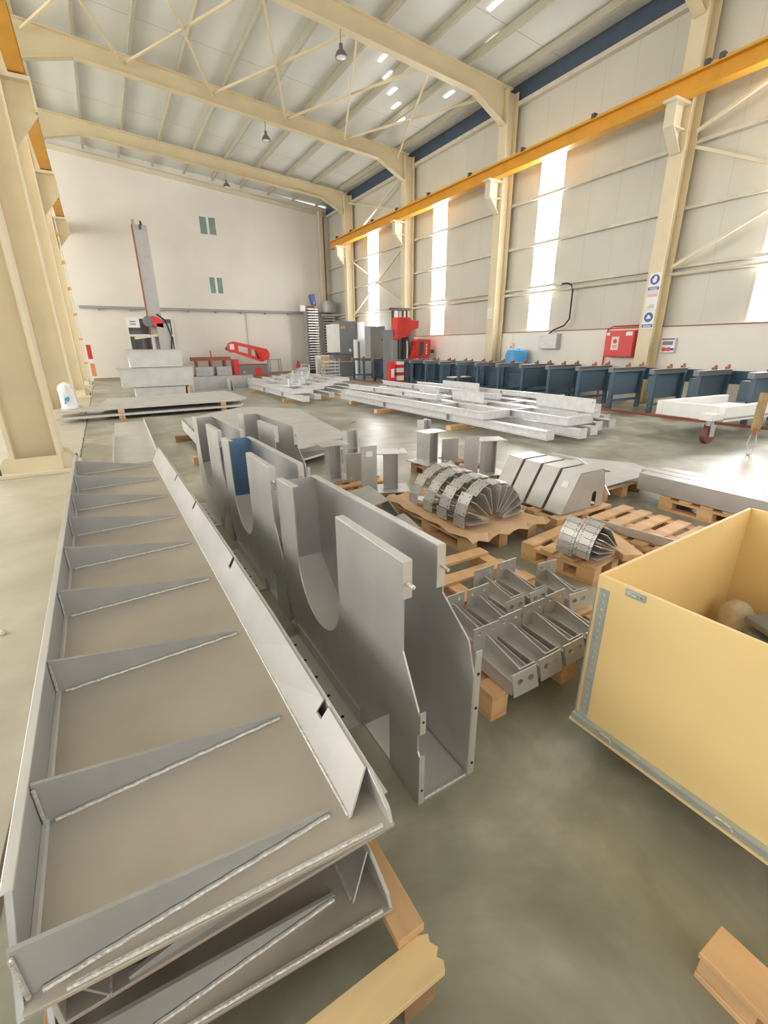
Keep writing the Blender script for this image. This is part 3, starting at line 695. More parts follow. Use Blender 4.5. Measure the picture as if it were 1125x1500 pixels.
for i in range(nx+1):
    for j in range(ny+1):
        x = -.44+.90*i/nx; y = -.70+1.36*j/ny
        z = .004+(.012*math.sin(i*1.1+j*.7) if 0 < i < nx and 0 < j < ny else .010*math.sin(i*2.2+j*1.3))
        e = max(0, abs(x)-.38, -y-.62); z = max(z, -.004)-e*.28*(1 if i < 3 else .4)
        vs.append((x+.02*math.sin(j*1.7), y+.02*math.sin(i*2.1), z+.012))
for i in range(nx):
    for j in range(ny): fs.append((i*(ny+1)+j, (i+1)*(ny+1)+j, (i+1)*(ny+1)+j+1, i*(ny+1)+j+1))
cd = single(card.add(vs, fs), 'cardboard_sheet', 'card', 'torn brown cardboard sheet between the big pallet and the fin brackets', 'cardboard', (2.72, 3.20, .160))
sm_ = cd.modifiers.new('thickness', 'SOLIDIFY'); sm_.thickness = .006; sm_.offset = 1
fin0 = make_fin('x')
n_in = 11
first = True
ROWS = ['nearest arc', 'second arc', 'third arc', 'farthest arc']
for r_ in range(4):
    y = 2.80+.222*r_
    for k in range(n_in):
        a = 8+k*(164/(n_in-1))+random.uniform(-1.5, 1.5)
        lab = 'fin bracket in the %s of the big pile, %s from the right' % (ROWS[r_], ORD[k])
        loc = (2.70, y+random.uniform(-.015,.015), .205); rot = (0, -R(a), 0)
        if first:
            fin0.location = loc; fin0.rotation_euler = rot; fin0['label'] = lab; fin0['group'] = 'fin brackets of the big pile'; first = False
        else: dup(fin0, loc, None, lab, 'fin brackets of the big pile', rot)
sp_ = make_pallet(.62, .62, 'small wooden pallet under the little fan of fin brackets', 4)
sp_.location = (2.76, 1.74, 0); sp_.rotation_euler = (0,0,R(8))
single(MB().box(-.08,.08,-.28,.28,0,.05), 'wooden_beam', 'pine', 'loose wooden beam lying on the small pallet beside the little fan', 'timber', (3.23,1.92,.145), R(-28), bevel=.004)
fin1 = make_fin('x', .0232, 0)
for r_ in range(2):
    for k in range(6):
        lab = 'fin bracket of the little fan, %s column, %s from the top' % (('near', 'far')[r_], ORD[k])
        o = fin1 if r_+k == 0 else dup(fin1)
        o.location = (3.08, 1.86+.145*r_, .185); o.rotation_euler = (0, -R(133+4.2*r_+k*8.5), 0); o['label'] = lab; o['group'] = 'fin brackets of the little fan'

# ------------------------------------------------------------------ post stands
def make_stand(lab, hgt=.52, cap=True):
    t = thing('post_stand', lab, 'steel stand', group='steel post stands with cap plates')
    MB().box(-.2,.2,-.17,.17,0,.012).build('base_plate', 'steel', t, .001)
    c = MB().box(-.075,-.067,-.07,.07,.012,hgt); c.box(.067,.075,-.07,.07,.012,hgt); c.box(-.067,.067,-.004,.004,.012,hgt)
    c.build('column', 'steel', t)
    if cap: MB().pz([(-.17,-.13),(.17,-.13),(.17,.13),(-.17,.13)], hgt, .012, holes=[circ(-.1,-.09,.012,8), circ(.1,-.09,.012,8), circ(.1,.09,.012,8), circ(-.1,.09,.012,8)]).build('cap_plate', 'steel_light', t, .001)
    else: MB().box(-.067,.067,-.07,.07,hgt*.62,hgt*.62+.01).build('stiffener', 'steel', t)
    return t
def upright(x, y, z, w, h, rz_, lab, nm='upright_plate', th=.02, label=False):
    t = thing(nm, lab, 'steel plate', (x,y,z), R(rz_), 'upright steel plates among the stands')
    MB().py([(-w/2,0),(w/2,0),(w/2,h),(-w/2,h)], 0, th, holes=[circ(-w*.3,h*.12,.012,8), circ(w*.3,h*.12,.012,8)]).build('plate', 'steel', t, .001)
    if label: MB().box(-.035,.035,-.002,0,h*.80,h*.90).build('paper_label', 'white', t)
    return t
pz0 = .0
for (x, y, w, d, l) in ((1.95, 4.05, .75, 1.0, 'wooden pallet under the left group of post stands'), (3.42, 3.95, .75, 1.15, 'dark wooden pallet under the right group of post stands')):
    q = make_pallet(w, d, l, 5, 'pine' if x < 3 else 'pine_dark'); q.location = (x, y, 0)
st = make_stand('post stand with cap plate at the left of the left group, behind the U-notched frames', .42)
st.location = (2.16, 4.90, .145)
dup(st, (2.52, 4.16, .145), R(-25), 'post stand with tilted cap plate at the right of the left group')
dup(st, (3.62, 4.93, .145), R(6), 'post stand with cap plate at the left of the right group')
dup(st, (3.90, 4.10, .145), R(-20), 'post stand with cap plate at the right of the right group, beside the hoods')
s2 = make_stand('taller bare H-post standing behind the left group of stands', .62, False); s2.location = (2.62, 5.35, 0)
dup(s2, (3.95, 5.55, 0), R(10), 'taller bare H-post standing behind the right group of stands')
upright(2.35, 4.62, .157, .27, .33, -12, 'squarish upright plate standing on the left group of stands')
upright(2.18, 4.02, .145, .17, .55, -8, 'tall narrow upright plate with a paper label in the left group', label=True)
upright(3.80, 4.72, .157, .24, .33, -10, 'squarish upright plate standing on the right group of stands')
upright(3.56, 4.02, .145, .19, .50, -8, 'tall narrow upright plate in the right group, beside the hoods')
t = upright(2.46, 4.40, .157, .2, .30, 60, 'short dark plate set edge-on inside the left group'); t = upright(3.86, 4.36, .157, .18, .32, 10, 'short plate with a bolt hole in the right group')
t = thing('folded_plate', 'white folded gusset lying at the foot of the right group of stands', 'steel plate', (3.60, 4.42, .146), R(0))
MB().add([(-.16,-.2,0),(.04,-.2,0),(.04,.2,0),(-.16,.2,0),(-.03,.0,.14)], [(0,1,4),(1,2,4),(2,3,4),(3,0,4),(0,3,2,1)]).build('plate', 'steel_light', t)
# folded plates leaning in front of the left group
for i, (x, y, rz_, l) in enumerate(((1.78, 3.35, -8, 'large folded grey plate lying behind the nearest U-notched frame'), (1.86, 2.80, -12, 'smaller folded grey plate lying behind the nearest U-notched frame'))):
    t = thing('folded_plate', l, 'steel plate', (x, y, 0), R(rz_))
    s_ = 1-.25*i
    MB().prism([(0,0),(.42*s_,0),(.42*s_,.5*s_),(0,.5*s_)], (-.2,0,.24*s_), (.97,0,.24), (0,1,0), (-.24,0,.97), .012).build('upper_face', 'steel', t)
    MB().prism([(0,0),(.30*s_,0),(.30*s_,.5*s_),(0,.5*s_)], (-.2+.42*s_*.97,0,.24*s_+.42*s_*.24), (.55,0,-.835), (0,1,0), (.835,0,.55), .012).build('folded_face', 'steel', t)
    MB().box(-.2,-.188,0,.5*s_,0,.24*s_).build('leg_face', 'steel', t)

# ------------------------------------------------------------------ long beams at the right
def channel_profile(w, h, t=.01): return [(0,0),(w,0),(w,t),(t,t),(t,h-t),(w,h-t),(w,h),(0,h)]
lp = make_pallet(.80, .9, 'wooden pallet under the long grey channels, behind the plywood crate', 5); lp.location = (4.80, 1.55, 0)
for i, (x, z, ya, yb, l) in enumerate(((4.82,.148,-2.6,2.72,'long grey steel channel at the right, nearest of the bundle behind the crate'), (4.99,.148,-2.6,2.80,'long grey steel channel at the right, middle of the bundle behind the crate'), (5.16,.148,-2.6,2.70,'long grey steel channel at the right, farthest of the bundle behind the crate'))):
    t = thing('steel_channel', l, 'steel channel', (x, ya, z), 0, 'long channels behind the crate')
    MB().py([(0,0),(.15,0),(.15,.012),(.012,.012),(.012,.168),(.15,.168),(.15,.18),(0,.18)], 0, yb-ya).build('web', 'steel', t, .002)
sl2 = make_pallet(.85, .80, 'slatted wooden pallet under the short grey channel behind the crate', 5); sl2.location = (3.42, 1.62, 0); sl2.rotation_euler = (0,0,R(4))
t = thing('steel_channel', 'short grey steel channel lying across the slatted pallet behind the crate', 'steel channel', (3.42, 2.32, .150), R(-80))
MB().px([(0,0),(.17,0),(.17,.012),(.012,.012),(.012,.075),(0,.075)], 0, 1.25).build('web', 'steel', t, .002)

# ------------------------------------------------------------------ plate stack and box beams at the left
t = thing('steel_plate', 'upper of two large pale steel plates lying behind the left column', 'steel plate', (-1.18, 13.2, .235), R(-2))
MB().pz([(0,0),(4.2,.35),(4.6,.8),(4.45,3.4),(1.0,2.6),(.85,.78),(0,.68)], 0, .05).build('plate', 'steel_light', t)
t = thing('steel_plate', 'lower of two large pale steel plates lying behind the left column', 'steel plate', (-1.10, 13.12, .085), R(-2))
MB().pz([(0,0),(4.2,.35),(4.4,.8),(4.3,3.2),(1.0,2.4),(.85,.78),(0,.66)], 0, .05).build('plate', 'steel_light', t)
for i, (x, y, z, l) in enumerate(((.10,13.22,.0,'wooden block under the lower large plate, left one'), (.10,13.22,.140,'wooden block between the two large plates, left one'), (2.62,13.42,.140,'wooden block between the two large plates, right one'), (2.62,13.42,0,'wooden block under the lower large plate, right one'))):
    single(MB().box(0,.14,0,.9,0,.08 if z == 0 else .09), 'wooden_block', 'pine', l, 'timber', (x,y,z+.001))
def box_tray(lab, x0, x1, y, d, z, h, lean=.06):
    t = thing('box_girder', lab, 'steel girder', (x0, y, z), 0, 'stacked box girders')
    w = x1-x0
    MB().prism([(lean,0),(w-lean,0),(w,h),(0,h)], (0,0,0), (1,0,0), (0,0,1), (0,1,0), .02).build('front_plate', 'steel_light', t)
    MB().box(lean, lean+.02, .02, d, 0, h-.02).build('end_plate', 'white', t)
    MB().box(w-lean-.02, w-lean, .02, d, 0, h-.02).build('end_plate', 'white', t)
    MB().box(-.05, w+.03, -.04, d, h, h+.015).build('cover_plate', 'steel', t)
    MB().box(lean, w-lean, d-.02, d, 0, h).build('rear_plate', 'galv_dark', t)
    return t
box_tray('lowest grey box girder of the stack under the column machine', .78, 2.45, 18.5, 1.1, .002, .35, .03)
box_tray('middle and widest grey box girder of the stack under the column machine', .38, 2.78, 18.45, 1.2, .385, .62)
box_tray('topmost grey box girder of the stack under the column machine', .74, 2.50, 18.5, 1.1, 1.035, .57)
single(MB().box(0,.09,-.02,.9,0,.34), 'wooden_block', 'pine', 'upright wooden block beside the lowest box girder of the stack', 'timber', (2.50,18.5,.002))
for i, (x, y, w, d, l) in enumerate(((2.92,19.9,1.4,.9,'open bluish steel trough on the floor right of the box girder stack'), (4.42,19.75,.8,1.3,'second open steel trough, standing right of the bluish one'))):
    t = thing('steel_trough', l, 'steel trough', (x, y, 0), R(-6), 'open troughs beside the girder stack')
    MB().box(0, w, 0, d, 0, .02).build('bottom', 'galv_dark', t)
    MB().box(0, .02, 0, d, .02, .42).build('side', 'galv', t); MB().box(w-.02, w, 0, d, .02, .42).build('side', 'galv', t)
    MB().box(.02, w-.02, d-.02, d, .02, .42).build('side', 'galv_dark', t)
# white bag
vs = []; fs = []; nr, na = 9, 16
for i in range(nr):
    z = .62*i/(nr-1); rad = .16*(1-.25*(i/(nr-1))**3)*(1 if i < nr-1 else .25)
    for k in range(na):
        a = 2*math.pi*k/na; q = rad*(1+.10*math.sin(3*a+i*.8)+.10*math.sin(5*a+i*1.7)+.06*math.sin(7*a+i))
        vs.append((q*math.cos(a), q*math.sin(a)*.8, z))
for i in range(nr-1):
    for k in range(na): fs.append((i*na+k, i*na+(k+1) % na, (i+1)*na+(k+1) % na, (i+1)*na+k))
fs.append(tuple(reversed(range(na)))); fs.append(tuple((nr-1)*na+k for k in range(na)))
t = thing('plastic_bag', 'filled white bag with a blue print at the foot of the second left column', 'bag', (-.90, 13.62, .292))
MB().add(vs, fs).build('sack', 'bag', t, smooth=True)
p_ = MB()
for pp in ([(-.06,.22),(0,.16),(.05,.24),(.02,.30),(-.03,.27)], [(-.09,.15),(-.03,.12),(-.05,.18)]): p_.py(pp, -.15, .03)
p_.build('blue_print', 'bluetank', t)
# things at the far left wall end
single(MB().box(-.1,.1,-.03,.03,0,.68), 'fire_cabinet', 'red', 'small red cabinet at the far end of the left column row', 'cabinet', (-.50,28.6,1.18))
single(MB().box(-.1,.1,-.03,.03,0,.62), 'orange_board', 'orange_sign', 'orange board below the small red cabinet at the far left', 'board', (-.49,28.6,.34))
single(MB().box(-.09,.09,-.03,.03,0,.16), 'paper_notice', 'white', 'white notice between the red cabinet and the orange board', 'notice', (-.49,28.6,1.0))

# ------------------------------------------------------------------ column machine in the back
t = thing('column_machine', 'tall grey column machine with a red and grey head before the far wall', 'machine', (2.72, 28.2, 0))
MB().box(-.30,.32,-.3,.3,.12,7.3).build('column', 'mast', t)
MB().box(-.34,-.30,-.32,.1,.3,7.3).build('guide_rail', 'rust', t)
MB().px([(-.30,7.3),(.30,7.3),(.30,7.62),(-.30,7.5)], -.30, .12).build('top_bracket', 'mast', t)
MB().tube([(.0,-.3,7.1),(.02,-.38,7.25),(.06,-.34,7.42),(.1,-.25,7.3)], .05, 8).build('pulley_hook', 'clampdark', t)
MB().box(-.7,.7,-.6,.6,0,.12).build('base', 'grey', t)
MB().box(.0,.62,-.75,-.32,1.5,2.85).build('head_box', 'mast', t)
MB().cyl((-.35,-.7,2.95),(-.35,-.36,2.95),.26,18).build('motor', 'grey', t, smooth=True)
MB().py([(-.2,2.75),(.3,2.65),(.3,2.95),(.1,3.15),(-.15,3.2)], -.75, .42).build('red_cover', 'red', t)
MB().bar((-1.1,-.5,2.15),(.0,-.5,2.3),.2,.12).build('boom', 'cream_pale', t)
MB().cyl((-.7,-.5,1.55),(-.7,-.5,2.15),.09,12).build('torch_holder', 'clampdark', t)
MB().cyl((-.25,-.55,1.6),(-.25,-.55,2.2),.10,12).build('torch_holder', 'galv_dark', t)
MB().tube([(.1,-.45,3.3),(.42,-.8,3.0),(.6,-.82,2.2),(.5,-.8,1.6)], .04, 8).build('cable', 'black', t)
c = MB().box(-1.35,-.78,-.7,-.5,2.65,3.1).build('control_panel', 'white', t)
for z in (2.78, 2.9): MB().box(-1.22,-.95,-.705,-.70,z,z+.05).build('panel_screen', 'grey', c)
single(MB().box(-.3,.3,-.3,.3,0,1.62), 'control_cabinet', 'grey', 'dark control cabinet half hidden behind the topmost box girder', 'cabinet', (1.55,28.5,0))

# ------------------------------------------------------------------ red band saw and its bench
t = thing('band_saw', 'red horizontal band saw on a dark base before the far wall', 'band saw', (7.7, 29.2, 0))
def P(x, z): return (x, z)
bow = [(-1.28,1.55),(-1.15,1.92),(-.85,2.0),(.55,1.68),(1.1,1.55),(1.22,1.35),(1.15,1.0),(.75,.82),(.35,.95),(-.85,1.38),(-1.1,1.38)]
MB().py(bow, -.15, .3, holes=[[(-.62,1.45),(.02,1.25),(.02,1.62),(-.62,1.77)], [(.12,1.22),(.42,1.12),(.42,1.52),(.12,1.58)]]).build('saw_bow', 'red', t)
MB().cyl((.92,-.22,1.20),(.92,.2,1.20),.30,20).build('wheel_cover', 'red', t, smooth=True)
MB().box(-1.12,-.86,-.16,-.15,1.55,1.85).build('white_plate', 'white', t)
MB().cyl((-1.34,-.05,1.6),(-1.22,-.05,1.6),.10,10).build('hand_wheel', 'clampdark', t)
MB().bar((.55,-.1,.98),(.35,-.1,1.5),.10,.08).build('blade_guide', 'rust', t)
b = MB().box(-1.05,-.75,-.4,.35,.0,1.0).build('pedestal', 'red', t)
MB().box(-.75,.95,-.38,.3,0,.62).build('base_cabinet', 'grey', t)
MB().prism([(0,0),(.16,0),(.08,.15)], (-.55,-.385,.22), (1,0,0), (0,0,1), (0,1,0), .004).build('warning_mark', 'rail', t)
MB().box(.18,.6,-.385,-.38,.12,.48).build('red_door', 'red', t)
MB().box(-.7,1.0,-.3,.3,.62,.70).build('table', 'rust', t)
t = thing('roller_bench', 'long brown roller bench leading to the red band saw', 'roller bench', (5.3, 29.5, 0))
MB().box(-.9,1.3,-.3,-.22,.95,1.15).build('side_rail', 'rust', t); MB().box(-.9,1.3,.22,.3,.95,1.15).build('side_rail', 'rust', t)
for x in (-.7,.1,.9): MB().box(x,x+.1,-.3,.3,0,.95).build('leg', 'rust', t)
for k in range(8): MB().cyl((-.75+k*.27,-.22,1.12),(-.75+k*.27,.22,1.12),.04,10).build('roller', 'galv_dark', t)
MB().cyl((.2,-.26,1.15),(.2,-.26,1.5),.03,8).build('stop_pin', 'rust', t)
for x, w, l in ((4.45,.95,'pale steel box under the roller bench, left one'), (5.6,.85,'pale steel box under the roller bench, right one')):
    single(MB().box(0,w,0,.5,0,.62), 'steel_box', 'galv_dark', l, 'box', (x,28.6,0))
single(MB().cyl((0,0,0),(0,.6,0),.38,18), 'steel_drum', 'card', 'tan drum standing on edge beside the topmost box girder before the bench', 'drum', (3.95,28.4,.385), smooth=True)
for i, (x0, x1, y, z, l) in enumerate(((3.6,8.4,28.0,.0,'long rusty bar on the floor before the band saw'), (3.4,7.4,27.6,.0,'long grey bar on the floor before the band saw'), (9.0,10.4,29.4,0,'low steel frame right of the band saw'))):
    if i < 2: single(MB().box(x0,x1,0,.18,0,.16), 'steel_bar', ('rust', 'galv_dark')[i], l, 'bar', (0,y,z))
    else:
        t = thing('steel_table', l, 'table', (x0,y,0))
        MB().box(0,.75,0,.5,.9,.96).build('top', 'galv_dark', t)
        for a in (0,.69):
            for b in (0,.44): MB().box(a,a+.06,b,b+.06,0,.9).build('leg', 'galv_dark', t)
# fire extinguisher
t = thing('fire_extinguisher', 'red fire extinguisher on the floor at the far wall', 'fire extinguisher', (11.15, 30.2, 0))
MB().lathe([(.10,0),(.11,.05),(.11,.5),(.07,.6),(.03,.64)], 14).build('cylinder', 'red', t, smooth=True)
MB().lathe([(.03,.64),(.04,.7),(.02,.8)], 10).build('valve', 'clampdark', t, smooth=True)
MB().tube([(.03,0,.72),(.12,0,.68),(.14,0,.35),(.13,0,.15)], .015, 6).build('hose', 'black', t)
# finned towers
def tower(x, y, h, n, lab):
    t = thing('finned_tower', lab, 'tower', (x, y, 0), 0, 'finned towers at the far corner')
    MB().box(-.42,-.36,-.05,.30,0,h).build('back_post', 'grey_mid', t)
    MB().box(-.36,.30,.18,.24,0,h).build('back_plate', 'pine_dark', t)
    f = MB()
    for k in range(n): f.box(-.35,.33,-.28,.17,.25+k*(h-.35)/n,.25+k*(h-.35)/n+.075)
    f.build('fins', 'galv', t)
    return t
t1 = tower(12.0, 29.4, 4.1, 24, 'tall tower of stacked white fins with blue plastic on top, in the far corner')
MB().box(-.75,-.45,-.1,.1,3.75,4.1).build('side_box', 'white', t1)
t = thing('blue_cover', 'blue plastic cover on top of the taller finned tower', 'cover', (12.1, 29.35, 4.11))
MB().add([(-.1,-.15,0),(.2,-.15,0),(.2,.15,0),(-.1,.15,0),(-.3,-.2,.6),(.05,-.25,.66),(.1,.1,.62),(-.25,.15,.56)], [(0,3,2,1),(4,5,6,7),(0,1,5,4),(1,2,6,5),(2,3,7,6),(3,0,4,7)]).build('wrap', 'bluewrap', t, .06)
t2 = tower(13.15, 29.35, 3.65, 20, 'shorter finned tower carrying a shiny drum, left of the grey press')
MB().box(-.45,.62,-.3,.2,3.5,3.6).build('shelf', 'galv', t2)
single(MB().lathe([(.30,0),(.42,.05),(.46,.25),(.46,.55),(.40,.72),(.2,.76)], 20), 'steel_drum', 'galv_dark', 'shiny metal drum on top of the shorter finned tower', 'drum', (13.15,29.3,3.66), smooth=True)
# carton stack
t = thing('carton', 'brown cardboard box on a pale pallet before the finned towers', 'box', (11.65, 27.0, .482), R(-4))
MB().box(0,1.15,0,.6,0,.62).build('box', 'card', t); MB().box(.78,.84,-.004,.604,-.0,.624).build('tape', 'pine_pale', t)
single(MB().box(0,1.3,0,.3,0,1.15), 'white_board', 'white', 'white board standing behind the brown cardboard box', 'board', (11.55,27.85,0))
q = make_pallet(1.35, .9, 'pale pallet under the brown cardboard box in the far corner', 4, 'pine_pale'); q.location = (11.55, 26.8, 0); q.scale = (1,1,3.3)

# ------------------------------------------------------------------ press brake and cabinets
t = thing('press_brake', 'grey press brake with pale side panels in the far right corner', 'press', (12.25, 24.9, 0))
MB().box(-.62,.62,-.2,.6,1.25,2.98).build('ram_cover', 'grey', t)
MB().box(-.97,-.62,-.3,.7,1.35,2.82).build('side_panel', 'white', t); MB().box(.55,.95,-.3,.7,1.35,2.95).build('side_panel', 'white', t)
MB().box(-.95,.95,-.1,.5,.95,1.24).build('beam', 'grey', t)
MB().box(-.9,.9,-.08,.1,.86,.95).build('upper_tool', 'pine_dark', t)
MB().box(-1.0,1.0,-.05,.5,0,.80).build('table', 'grey', t)
MB().box(-.5,-.2,-.215,-.2,2.6,2.72).build('orange_badge', 'orange', t)
MB().box(.12,.44,-.21,-.2,2.66,2.69).build('name_strip', 'grey_mid', t)
MB().cyl((.05,-.215,1.45),(.05,-.2,1.45),.09,14).build('round_badge', 'offwhite', t)
t = thing('grey_cabinet', 'tall grey switch cabinet right of the press brake', 'cabinet', (13.05, 23.1, 0))
MB().box(-.45,.45,-.3,.35,0,2.66).build('body', 'grey_mid', t)
MB().box(-.42,.42,-.32,-.302,.15,2.6).build('door', 'grey_mid', t, .004); MB().box(.18,.3,-.34,-.32,1.95,2.0).build('handle', 'clampdark', t)
t = thing('white_cabinet', 'narrow white control cabinet before the grey switch cabinet', 'cabinet', (12.55, 24.0, 0))
MB().box(-.28,.28,-.2,.2,0,2.0).build('body', 'white', t)
MB().box(-.20,-.10,-.215,-.2,.2,1.9).build('dark_strip', 'grey', t)

# ------------------------------------------------------------------ red drilling machine
t = thing('drill_line', 'red and grey drilling machine tower behind the dark blue tables', 'drilling machine', (12.1, 19.1, 0))
MB().box(-.55,-.30,-.3,.6,0,2.35).build('post', 'grey', t); MB().box(.30,.6,-.3,.6,0,2.4).build('post', 'grey', t)
MB().box(-.62,-.34,-.36,-.30,.9,2.0).build('guide', 'grey_mid', t)
for x in (-.35,-.08,.2,.42): MB().cyl((x,.05,1.0),(x,.05,3.25),.055,10).build('guide_rod', 'clampdark', t, smooth=True)
MB().box(-.45,.55,-.05,.2,3.18,3.28).build('rod_plate', 'clampdark', t)
MB().box(-.28,-.12,-.05,.0,2.7,3.15).build('white_panel', 'offwhite', t)
MB().py([(-.5,1.95),(.15,2.05),(.3,2.3),(.68,2.42),(.70,2.72),(.32,2.74),(.2,2.85),(-.42,2.85)], -.55, .5).build('red_head', 'red', t)
MB().box(-.62,-.3,-.5,-.3,1.92,1.98).build('red_arm', 'red', t)
MB().box(.05,.28,-.42,-.1,.95,1.95).build('hose_chain', 'clampdark', t)
MB().tube([(.12,-.45,1.1),(.14,-.46,1.5),(.12,-.45,1.85)], .03, 6).build('white_hose', 'galv', t)
MB().py([(.15,1.08),(.55,1.08),(.55,1.75),(.42,1.55),(.3,1.25)], -.6, .25).build('red_slide', 'red', t)
MB().py([(.5,1.10),(1.2,1.08),(1.3,1.2),(1.32,1.92),(.6,1.95),(.5,1.85)], -.65, .45).build('red_cover', 'red', t)
MB().py([(.66,1.2),(.80,1.2),(.92,1.34),(.92,1.82),(.70,1.84)], -.66, .02).build('dark_opening', 'clampdark', t)
l = MB()
for k, (a, b) in enumerate(((1.28,.06),(1.38,.05),(1.48,.06),(1.58,.04),(1.66,.06))): l.box(1.04,1.12,-.655,-.65,a,a+b)
l.build('white_lettering', 'white', t)
MB().box(1.32,1.62,-.5,-.3,1.32,1.48).build('motor', 'clampdark', t)
t = thing('striped_post', 'red and white post standing below the tables at the drilling machine', 'post', (11.05, 17.75, 0))
MB().box(-.34,-.10,-.1,.2,0,1.02).build('red_side', 'red', t)
MB().box(-.30,-.14,-.105,-.1,.35,.72).build('white_patch', 'white', t)
MB().box(.0,.36,-.1,.2,.02,1.0).build('body', 'white', t)
for z in (.02,.42,.74): MB().box(-.002,.362,-.104,.2,z,z+.14 if z > .1 else z+.2).build('stripe', 'red', t)

# ------------------------------------------------------------------ dark blue transfer tables
def make_table(lab):
    """one transverse frame: front leg at x=0, rear leg at x=1.35"""
    t = thing('transfer_table', lab, 'machine table', group='dark blue frames of the transfer table')
    MB().box(-.06,1.40,-.03,.10,.95,1.06).build('top_bar', 'grey', t, .004)
    MB().box(-.06,1.40,-.10,.10,1.06,1.07).build('wear_strip', 'grey_mid', t)
    MB().box(0,.09,-.05,.05,.03,.95).build('leg', 'blue', t); MB().box(1.24,1.33,-.05,.05,.03,.95).build('leg', 'blue', t)
    for x in (.045,1.285): MB().cyl((x,0,0),(x,0,.03),.07,10).build('foot', 'clampdark', t)
    MB().box(.09,1.24,-.03,.03,.20,.26).build('low_bar', 'blue_panel', t)
    MB().box(.10,1.22,.035,.05,.36,.95).build('panel', 'blue_panel', t)
    MB().box(.55,.80,.08,.45,.42,.86).build('drive_box', 'blue_panel', t)
    for x in (.55,1.15): MB().prism([(0,0),(.16,0),(.13,.10),(.08,.05),(0,.05)], (x,-.02,1.07), (1,0,0), (0,0,1), (0,1,0), .05).build('stop_lug', 'rust', t)
    return t
tb = make_table('x')
YT = [4.45, 5.50, 6.50, 7.58, 8.60, 9.65, 10.7, 11.75, 12.8, 13.85, 14.9, 15.95, 17.0, 18.1, 20.3, 21.4, 22.5]
for i, y in enumerate(YT):
    lab = 'dark blue transfer table frame before the right wall, %s counted from the white trailer' % ORD[i]
    if i == 0: tb.location = (11.36, y, 0); tb['label'] = lab
    else:
        o = dup(tb, (11.36, y, 0), 0, lab)
        if i > 6:
            for c in kids(o):
                if c.name.startswith(('panel', 'drive_box')): bpy.data.objects.remove(c)
single(MB().box(0,.12,3.5,22.8,0,.30), 'side_beam', 'blue', 'long dark blue rear beam of the transfer tables near the right wall', 'beam', (12.80,0,.72))
single(MB().box(0,.12,10,22.6,0,.66), 'machine_bed', 'blue', 'long dark blue bed plate below the rear beam of the transfer tables', 'machine bed', (12.80,0,.05))
single(MB().box(0,.05,3.8,22.8,0,.05), 'floor_rail', 'rust', 'rusty rail on the floor along the front of the dark blue tables', 'rail', (11.15,0,.001))
single(MB().box(-.45,.45,-.21,.21,0,.03), 'steel_sheet', 'offwhite', 'pale sheet lying under the dark blue tables right of the striped post', 'sheet', (12.0,14.56,.464))
single(MB().box(-.4,.4,-.2,.2,0,.46), 'tool_box', 'blue', 'dark blue box under the tables carrying the pale sheet', 'box', (12.0,14.56,.002))

# ------------------------------------------------------------------ right wall equipment
t = thing('barrel', 'bright blue plastic barrel standing behind the dark blue tables', 'barrel', (13.37, 12.95, 0))
MB().lathe([(.36,0),(.40,.04),(.40,.30),(.42,.33),(.40,.36),(.40,.82),(.42,.86),(.40,.90),(.40,1.32),(.34,1.46),(.30,1.48)], 24).build('body', 'bluetank', t, smooth=True)
MB().cyl((.1,.0,1.48),(.1,0,1.51),.07,12).build('cap', 'bluetank', t)
t = thing('junction_box', 'grey wall junction box with a black cable rising from it', 'junction box', (13.6, 11.75, 1.50))
MB().box(0,.215,-.38,.38,0,.50).build('box', 'galv_dark', t, .008); MB().box(-.012,-.002,-.36,.36,.02,.48).build('lid', 'galv', t, .003)
MB().tube([(.08,.05,.5),(.06,-.15,.62),(.1,-.55,.75),(.13,-.70,.95),(.10,-.72,1.80),(.08,-.66,1.98),(.06,-.5,2.04),(.06,-.3,2.04)], .025, 8).build('cable', 'black', t)
t = thing('fire_hose_cabinet', 'red fire hose cabinet with a pale sign on the right wall', 'fire cabinet', (13.52, 8.98, 1.27))
MB().box(0,.29,-.47,.47,0,.75).build('cabinet', 'red', t, .01); d = MB().box(-.02,-.002,-.45,.45,.02,.73).build('door', 'red', t, .006)
s = MB().box(-.024,-.021,.0,.24,.20,.58).build('sign_plate', 'offwhite', d)
MB().cyl((-.028,.12,.45),(-.0245,.12,.45),.065,16).build('round_symbol', 'red', d)
l = MB(); l.box(-.028,-.0245,.05,.19,.30,.325); l.box(-.028,-.0245,.06,.18,.255,.275); l.build('sign_writing', 'red', d)
MB().box(-.024,-.021,-.40,-.20,.60,.71).build('paper_label', 'white', d); MB().box(-.024,-.021,.32,.42,.62,.70).build('paper_label', 'white', d)
t = thing('red_pipe', 'thin red pipe running down beside the fire hose cabinet', 'pipe', (13.76, 9.6, 0))
MB().tube([(0,-1.0,2.15),(0,-.2,2.15),(0,-.03,2.08),(0,.02,0)], .022, 8).build('pipe', 'red', t, smooth=True)
t = thing('socket_box', 'grey and white socket box with two red sockets on the right wall', 'socket box', (13.70, 7.62, 1.40))
MB().box(0,.115,-.19,.19,0,.38).build('box', 'galv', t, .006)
MB().box(-.012,-.001,-.14,.14,.20,.30).build('breaker_window', 'grey', t); MB().box(-.03,-.001,-.17,.17,.34,.37).build('hood', 'clampdark', t)
for y in (.08,-.05): MB().cyl((-.03,y,.09),(-.001,y,.09),.055,14).build('socket', 'red', t)
MB().cyl((-.03,-.15,.09),(-.001,-.15,.09),.035,12).build('socket', 'bluesign', t)
t = thing('socket_box', 'small pale switch beside the column behind the blue barrel', 'switch', (13.74, 13.62, 1.52))
